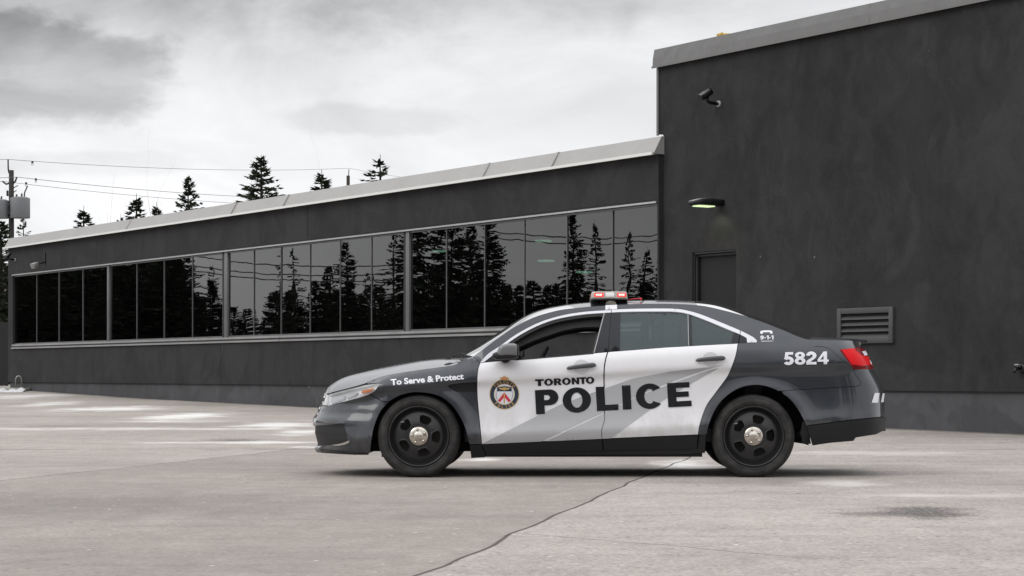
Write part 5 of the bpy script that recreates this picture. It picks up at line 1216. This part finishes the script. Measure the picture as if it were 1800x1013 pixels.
for e0, c0, e1, c1, nm, m in cuts:
    lift(edge3(clip_curve(ROOF_E, e0, e1), 44), centre3(clip_curve(ROOF_S, c0, c1), 44, np.interp(np.linspace(c0, c1, 44), [813, 960, 1040, 1180, 1300, 1421], [.022, .026, .018, .014, .013, .009])), 18, 2.6, nm, M[m], ex=1.5)
hd_e = edge3(clip_curve(ROOF_E, 985, 1240), 20); hd_c = centre3(clip_curve(ROOF_S, 960, 1235), 20)
hd_e[:, 2] -= .05; hd_e[:, 1] *= .97; lift(hd_e, hd_c, 12, 2.4, 'headliner', M['interior'], -.04, 1.5)
lift(edge3([(1423, 597.2)] + deck, 16), centre3([(1421.8, 592.9), (1450, 594.6), (1491, 595.6), (1512, 597)], 16), 12, 2.6, 'boot_lid', M['grey_paint'], ex=1.2)
# cowl under the windscreen and wipers
cw_e = edge3([(814, 631.2), (822, 629.3), (831.6, 627.2)], 6); cw_c = centre3([(812, 629.5), (813, 629), (813.8, 628.6)], 6); lift(cw_e, cw_c, 12, 2.4, 'cowl', M['black_matte'], -.006)
for yy in (-.52, .12):
    MB().tube([(pxx(795, 18.4), yy, pxz(631, 18.4) + .02), (pxx(803, 18.4), yy + .02, pxz(628, 18.4) + .02), (pxx(808, 18.4), yy + .03, pxz(624, 18.4) + .02), (pxx(812, 18.4), yy + .2, pxz(629, 18.4) + .03)], .006, 6).build('wiper', M['black_matte'], car)
MB().tube([(pxx(785, 18.3), -.58, pxz(631, 18.3)), (pxx(788, 18.3), -.58, pxz(629.5, 18.3)), (pxx(790, 18.3), -.56, pxz(631, 18.3))], .008, 6).build('washer_jet', M['black_matte'], car)
lid = px2uz([(1425, 597), (1512, 600.5)])
MB().prism([(pxx(1420, 18.6), 0), (pxx(1490, 18.6), 0), (pxx(1514, 18.6), -.008), (pxx(1516, 18.6), -.03), (pxx(1500, 18.6), -.022), (pxx(1430, 18.6), -.014)], -.70, .70, 0, Matrix.Translation((0, 0, pxz(596.6, 18.3)))).build('boot_spoiler', M['grey_paint'], car)

# ---- dark structure behind the panels, wheel housings, floor
sh = [(545, 700), (572.5, 694)] + [(p[0], p[1] + 2) for p in HOOD_E[6:]] + [(844, 641), (1068, 623), (1297, 608), (1330, 606), (1423, 600), (1510, 604), (1530, 600), (1575, 690), (1575, 752), (1540, 758), (1428, 776)]
big = lambda c, cx, cy, k: [(cx + (x - cx) * k, cy + (y - cy) * k) for x, y in c]
sh += [p for p in reversed(big(ARCH_R, 1332, 776, 1.06)) if p[1] < 790] + [(1232, 794), (1060, 797), (838, 800)] + [p for p in reversed(big(ARCH_F, 737, 776, 1.06)) if p[1] < 790] + [(640, 792), (575, 790), (545, 786)]
panel('inner_body', sh, M['void'], off=-.05, gap=0, rim=0, sp=.06, sides='joined', step=5)
for cx, cz, rr in ((AF[0], .345, .435), (AR[0], .345, .445)):
    for sg in (-1, 1):
        Mx = Matrix.Translation((cx, 0, cz)); b = MB().lathe([(.12, sg * .50), (rr, sg * .50), (rr, sg * .885)], 40, 0, Mx, R(-9), R(189))
        b.build('wheel_housing', M['void'], car)
ub = MB(); ub.box(-1.90, 1.9, -.50, .50, .21, .34); ub.box(AF[0] + .47, AR[0] - .47, -.84, .84, .175, .30); ub.box(-1.92, AF[0] - .44, -.62, .62, .205, .31); ub.box(AR[0] + .47, 2.0, -.72, .72, .33, .42)
ub.box(AF[0] - .35, AF[0] + .3, -.6, .6, .165, .189); ub.build('underbody', M['void'], car)
MB().tube([(1.7, .45, .36), (2.40, .55, .38)], .035, 10).build('exhaust', M['rim_black'], car)
MB().tube([(1.7, -.45, .36), (2.40, -.55, .38)], .035, 10).build('exhaust', M['rim_black'], car)
MB().tube([(AF[0], -.7, .33), (AF[0], .7, .33)], .05, 10).tube([(AR[0], -.7, .33), (AR[0], .7, .33)], .06, 10).build('axle', M['void'], car)
mfp = panel('mud_flap', [(1412, 742), (1419, 750), (1427, 783), (1412, 783), (1408, 765)], M['black_matte'], off=-.03, gap=0, rim=.02)

# ---- cabin
def slab(name, x0, x1, y0, y1, z0, z1, b, m, tilt=0.0, par=None):
    c = Vector(((x0 + x1) / 2, 0, z0)); Mx = Matrix.Translation(c) @ Matrix.Rotation(tilt, 4, 'Y') @ Matrix.Translation(-c)
    return MB().bbox(x0, x1, y0, y1, z0, z1, b, 0, Mx, 3).build(name, m, par or car)
slab('cabin_floor', -.95, 1.75, -.80, .80, .30, .42, .01, M['interior'])
slab('dashboard', -1.15, -.52, -.80, .80, .62, .985, .06, M['interior'])
for sg in (-1, 1):
    s_ = slab('front_seat', .02, .52, sg * .40 - .25, sg * .40 + .25, .40, .62, .07, M['seat'])
    slab('backrest', .40, .56, sg * .40 - .245, sg * .40 + .245, .58, 1.22, .07, M['seat'], R(17), s_); slab('headrest', .585, .68, sg * .40 - .13, sg * .40 + .13, 1.20, 1.37, .04, M['seat'], R(12), s_)
rs_ = slab('rear_seat', 1.0, 1.5, -.66, .66, .42, .66, .07, M['seat'])
slab('backrest', 1.42, 1.58, -.66, .66, .6, 1.12, .07, M['seat'], R(20), rs_)
for sg in (-1, 1): slab('headrest', 1.50, 1.60, sg * .36 - .13, sg * .36 + .13, 1.10, 1.27, .045, M['seat'], R(14), rs_)
slab('parcel_shelf', 1.6, 2.0, -.70, .70, 1.02, 1.05, .01, M['interior'])
part = MB().box(.66, .672, -.60, .60, .7, 1.08, 0); part.tube([(.66, -.60, 1.08), (.66, -.58, 1.30), (.66, -.50, 1.38), (.66, .50, 1.38), (.66, .58, 1.30), (.66, .60, 1.08), (.66, -.6, 1.08)], .014, 8); part.build('cage_partition', M['alu'], car)
Ms = Matrix.Translation((-.33, -.38, .955)) @ Matrix.Rotation(R(-62), 4, 'Y')
ring = [Ms @ Vector((.185 * math.cos(a), .185 * math.sin(a), 0)) for a in np.linspace(0, 2 * math.pi, 33)]
sw = MB().tube([tuple(p) for p in ring], .018, 10, caps=False).tube([tuple(Ms @ Vector((0, -.17, 0))), tuple(Ms @ Vector((0, .17, 0)))], .02, 8); sw.build('steering_wheel', M['interior'], car)
# inside faces of the side frames
panel('inner_trim', [p for p in ROOF_E if p[0] > 840] + [(1423, 600), (1330, 606)] + list(reversed([(p[0], p[1] + 1) for p in MOLD_RI])) + list(reversed([(p[0], p[1] + 1.5) for p in MOLD_FI]))[1:] + [(838, 632)], M['interior'], off=-.028, gap=0, rim=0, sp=.05)
panel('inner_pillar', [(1062, 548), (1088, 546), (1084, 620), (1052, 622)], M['interior'], off=-.03, gap=0, rim=.02, sp=.05)

panel('window_header', [p for p in MOLD_FI if 890 < p[0] < 1062] + [(1062, 552), (1056, 570), (1050, 569.5), (1030, 569.5), (1011, 571.3), (990, 575.5), (972.7, 581), (952, 588), (934, 594.7), (915, 604), (900, 611.5)], M['interior'], off=-.05, gap=0, rim=.03, sp=.05)
# ---- door mirrors
for sg in (-1, 1):
    def blob(px0, px1, py0, py1, d0, d1, pw, skew=0.0, n=20):
        D = YC - .98; x0, x1, z0, z1 = pxx(px0, D), pxx(px1, D), pxz(py1, D), pxz(py0, D); v = []
        for i in range(n + 1):
            th = -math.pi / 2 + math.pi * i / n
            for k in range(2 * n):
                ph = 2 * math.pi * k / (2 * n); f_ = lambda t: math.copysign(abs(t) ** pw, t)
                X = f_(math.cos(th)) * f_(math.cos(ph)); Y = f_(math.cos(th)) * f_(math.sin(ph)); Z = f_(math.sin(th))
                X = X * (1 - .18 * max(0, -Z) ) if X < 0 else X
                v.append(((x0 + x1) / 2 + X * (x1 - x0) / 2 + skew * Z * (1 if X < 0 else 0), sg * ((d0 + d1) / 2 + Y * (d1 - d0) / 2), (z0 + z1) / 2 + Z * (z1 - z0) / 2 - .012 * max(0, -X)))
        return v, [(i * 2 * n + k, i * 2 * n + (k + 1) % (2 * n), (i + 1) * 2 * n + (k + 1) % (2 * n), (i + 1) * 2 * n + k) for i in range(n) for k in range(2 * n)]
    mi_ = MB().add(*blob(874.5, 911, 604, 627, .93, 1.12, .42, .02), 0, True).build('door_mirror', M['mirror_cap'], car)
    MB().add(*blob(865.5, 912, 616.5, 632.5, .90, 1.115, .62, .0), 0, True).build('mirror_base', M['black_satin'], mi_)
    MB().tube([(pxx(888), sg * .85, pxz(631)), (pxx(888), sg * .96, pxz(628))], [.05, .04], 10).build('mirror_arm', M['black_satin'], mi_)
    Dg = YC - 1.02; MB().box(pxx(911.6, Dg), pxx(912.6, Dg), sg * 1.02 - .075, sg * 1.02 + .075, pxz(624, Dg), pxz(606, Dg)).build('mirror_glass', M['chrome'], mi_)

# ---- wheels
TR, RIMR = .3575, .252
tyre_p = [(.262, .10), (.258, .012), (.270, -.004), (.300, -.016), (.325, -.012), (.340, .004), (.351, .022), (.3565, .045), (.3575, .070), (.3575, .078), (.350, .080), (.350, .088), (.3575, .090), (.3575, .150), (.350, .152), (.350, .160), (.3575, .162), (.3575, .168), (.3565, .195), (.345, .22), (.31, .236), (.262, .232)]
def make_wheel():
    e = bpy.data.objects.new('wheel', None); COL.objects.link(e); e.parent = car; e.empty_display_size = .2
    b = MB().lathe(tyre_p, 96)
    for rr, yy in ((.3285, -.0125), (.283, -.0108)): b.lathe([(rr - .0012, yy + .001), (rr, yy - .0022), (rr + .0012, yy + .001)], 96)
    ty = b.build('tyre', M['tyre'], e)
    rm = MB().lathe([(.261, .004), (.262, -.006), (.257, -.010), (.250, -.006), (.246, .004), (.240, .020), (.222, .052), (.212, .062), (.206, .060), (.203, .045)], 72).build('rim', M['rim_black'], e)
    MB().lathe([(.0, .13), (.24, .13), (.255, .01)], 48).build('wheel_back', M['brake'], rm)
    # pressed disc with five openings, slightly domed
    outer = [(.2035 * math.cos(a), .2035 * math.sin(a)) for a in np.linspace(0, 2 * math.pi, 72, endpoint=False)]; holes = []
    for k in range(5):
        a0 = R(69 + 72 * k); P = [(.116, -.036), (.150, -.053), (.170, -.050), (.180, -.030), (.182, 0), (.180, .030), (.170, .050), (.150, .053), (.116, .036), (.110, .022), (.110, -.022)]
        holes.append([(r * math.cos(a0) - t * math.sin(a0), r * math.sin(a0) + t * math.cos(a0)) for r, t in P])
    v, f = tri2d([outer] + holes, .018); dy = lambda x, z: .045 - .030 * math.cos(min(1, max(0, (math.hypot(x, z) - .09) / .115)) * math.pi / 2) ** 1.2 
    vv = [(x, dy(x, z), z) for x, z in v]; b = MB().add(vv, [tuple(reversed(list(map(int, t)))) for t in f], 0, True)
    for h in holes:                       # raised lip, then the wall of the opening
        n = len(h); c = np.mean(h, 0)
        o_ = [tuple(c + (np.array(p) - c) * 1.13) for p in h]; i_ = [tuple(c + (np.array(p) - c) * .97) for p in h]
        v3 = [(x, dy(x, z) - .0005, z) for x, z in o_] + [(x, dy(x, z) - .006, z) for x, z in h] + [(x, dy(x, z) + .03, z) for x, z in i_]
        b.add(v3, [(k, (k + 1) % n, n + (k + 1) % n, n + k) for k in range(n)] + [(n + k, n + (k + 1) % n, 2 * n + (k + 1) % n, 2 * n + k) for k in range(n)], 0, True)
    b.build('wheel_disc', M['rim_black'], rm, False)
    cap = MB().lathe([(.0, -.014), (.030, -.0135), (.036, -.008), (.05, -.006), (.074, -.002), (.083, .006), (.086, .022)], 48).build('hub_cap', M['cap_metal'], e)
    for k in range(5):
        a = R(72 * k + 100); MB().lathe([(.0, -.022), (.006, -.021), (.0115, -.015), (.0125, .0)], 14, 0, Matrix.Translation((.058 * math.cos(a), 0, .058 * math.sin(a)))).build('wheel_nut', M['cap_metal'], cap)
    MB().tube([(-.165, .028, .118), (-.125, .024, .122)], .006, 6).build('valve', M['alu'], rm)
    return e
wh0 = make_wheel()
WP_ = [(pxx(736, 18.06), -.900, 1), (pxx(1324.6, 18.06), -.900, 1), (pxx(736, 18.06), .900, -1), (pxx(1324.6, 18.06), .900, -1)]
for i, (x, y, sg) in enumerate(WP_):
    e = wh0 if i == 0 else copy_tree(wh0, car); e.location = (x, y, TR - .003); e.rotation_euler = (0, R([0, -5, 15, 50][i]), 0 if sg > 0 else math.pi)

# ---- roof light bar
DB = YC - .60
lbx = lambda p: pxx(p, DB); lbz = lambda p: pxz(p, DB)
bar = bpy.data.objects.new('light_bar', None); COL.objects.link(bar); bar.parent = car; bar.empty_display_size = .2
x0, x1, zb_, zt_ = lbx(1038.5), lbx(1103.5), lbz(524), lbz(512)
def bar_section(y, k=1.0, z0=None, z1=None):
    xm = (x0 + x1) / 2; a = (x1 - x0) / 2 * k; z0 = zb_ if z0 is None else z0; z1 = zt_ if z1 is None else z1
    return [(xm - a, y, z0 + .006), (xm - a * .97, y, z0), (xm + a * .97, y, z0), (xm + a, y, z0 + .006), (xm + a * .985, y, z1 - .014), (xm + a * .93, y, z1 - .003), (xm + a * .5, y, z1 + .001), (xm - a * .5, y, z1), (xm - a * .93, y, z1 - .006), (xm - a * .985, y, z1 - .017)]
secs = [(-.60, .80), (-.592, .93), (-.57, .985), (-.5, 1.0), (.5, 1.0), (.57, .985), (.592, .93), (.60, .80)]
v = []; n = 10
for y, k in secs: v += bar_section(y, k)
f = [(i * n + q, i * n + (q + 1) % n, i * n + n + (q + 1) % n, i * n + n + q) for i in range(len(secs) - 1) for q in range(n)] + [tuple(range(n)), tuple(range(n * 7, n * 8))]
MB().add(v, f).build('bar_lens', M['bar_lens'], bar)
xm = (x0 + x1) / 2
MB().bbox(x0 - .004, x1 + .002, -.585, .585, zb_ - .012, zb_ + .004, .004).build('bar_base', M['alu'], bar)
MB().box(x0 - .003, x0 + .02, -.50, .50, zb_ + .008, zt_ - .022).build('front_lens', M['bar_red'], bar)
for sg in (-1, 1):
    for a, b in ((1044.5, 1061), (1085, 1100.5)):
        lp = MB().bbox(lbx(a), lbx(b), min(sg * .596, sg * .606), max(sg * .596, sg * .606), lbz(522), lbz(515.5), .002).build('red_lamp', M['led_red'], bar)
        for k in range(3):
            cxk = lbx(a + (b - a) * (.28 + .22 * k)); MB().lathe([(.0, -.004), (.009, -.003), (.010, 0)], 12, 0, Matrix.Translation((cxk, sg * .6065, lbz(518.7))) @ Matrix.Rotation(0 if sg < 0 else math.pi, 4, 'Z')).build('lamp_core', M['led_core'], lp)
    MB().bbox(lbx(1064.5), lbx(1080), min(sg * .594, sg * .604), max(sg * .594, sg * .604), lbz(522), lbz(514.5), .002).build('clear_lamp', M['headlight_in'], bar)
    MB().prism([(lbx(1065), lbz(536)), (lbx(1083), lbz(536)), (lbx(1083), lbz(532.4)), (lbx(1078), lbz(529.5)), (lbx(1074), lbz(528.6)), (lbx(1070), lbz(529.5)), (lbx(1065), lbz(532.4))], min(sg * .615, sg * .622), max(sg * .615, sg * .622)).build('mounting_foot', M['cap_metal'], bar)
    MB().box(lbx(1066), lbx(1082), min(sg * .45, sg * .615), max(sg * .45, sg * .615), lbz(531), lbz(528.5)).box(lbx(1056), lbx(1094), min(sg * .40, sg * .44), max(sg * .40, sg * .44), lbz(532), zb_ - .01).build('bar_bracket', M['black_satin'], bar)
cb = MB().tube([(lbx(1100), -.4, lbz(527)), (lbx(1108), -.42, lbz(525.4)), (lbx(1118), -.45, lbz(524.6)), (lbx(1127), -.45, lbz(524.2))], .006, 6).bbox(lbx(1126), lbx(1129.5), -.46, -.44, lbz(527.5), lbz(522.5), .003).build('red_cable', M['crest_red'], bar)
MB().tube([(lbx(1127), -.45, lbz(526)), (lbx(1132), -.45, lbz(528)), (lbx(1131), -.45, lbz(532))], .006, 6).build('cable_plug', M['black_satin'], cb)
decal('roof_label', [([(1064.2, 537.2), (1084.6, 536.4), (1084.6, 544), (1064.2, 545.4)], [])], M['letter_white'], sd_, .0035, .03, 'near')
for o in list(SC.objects):
    if 'twin' in o: del o['twin']
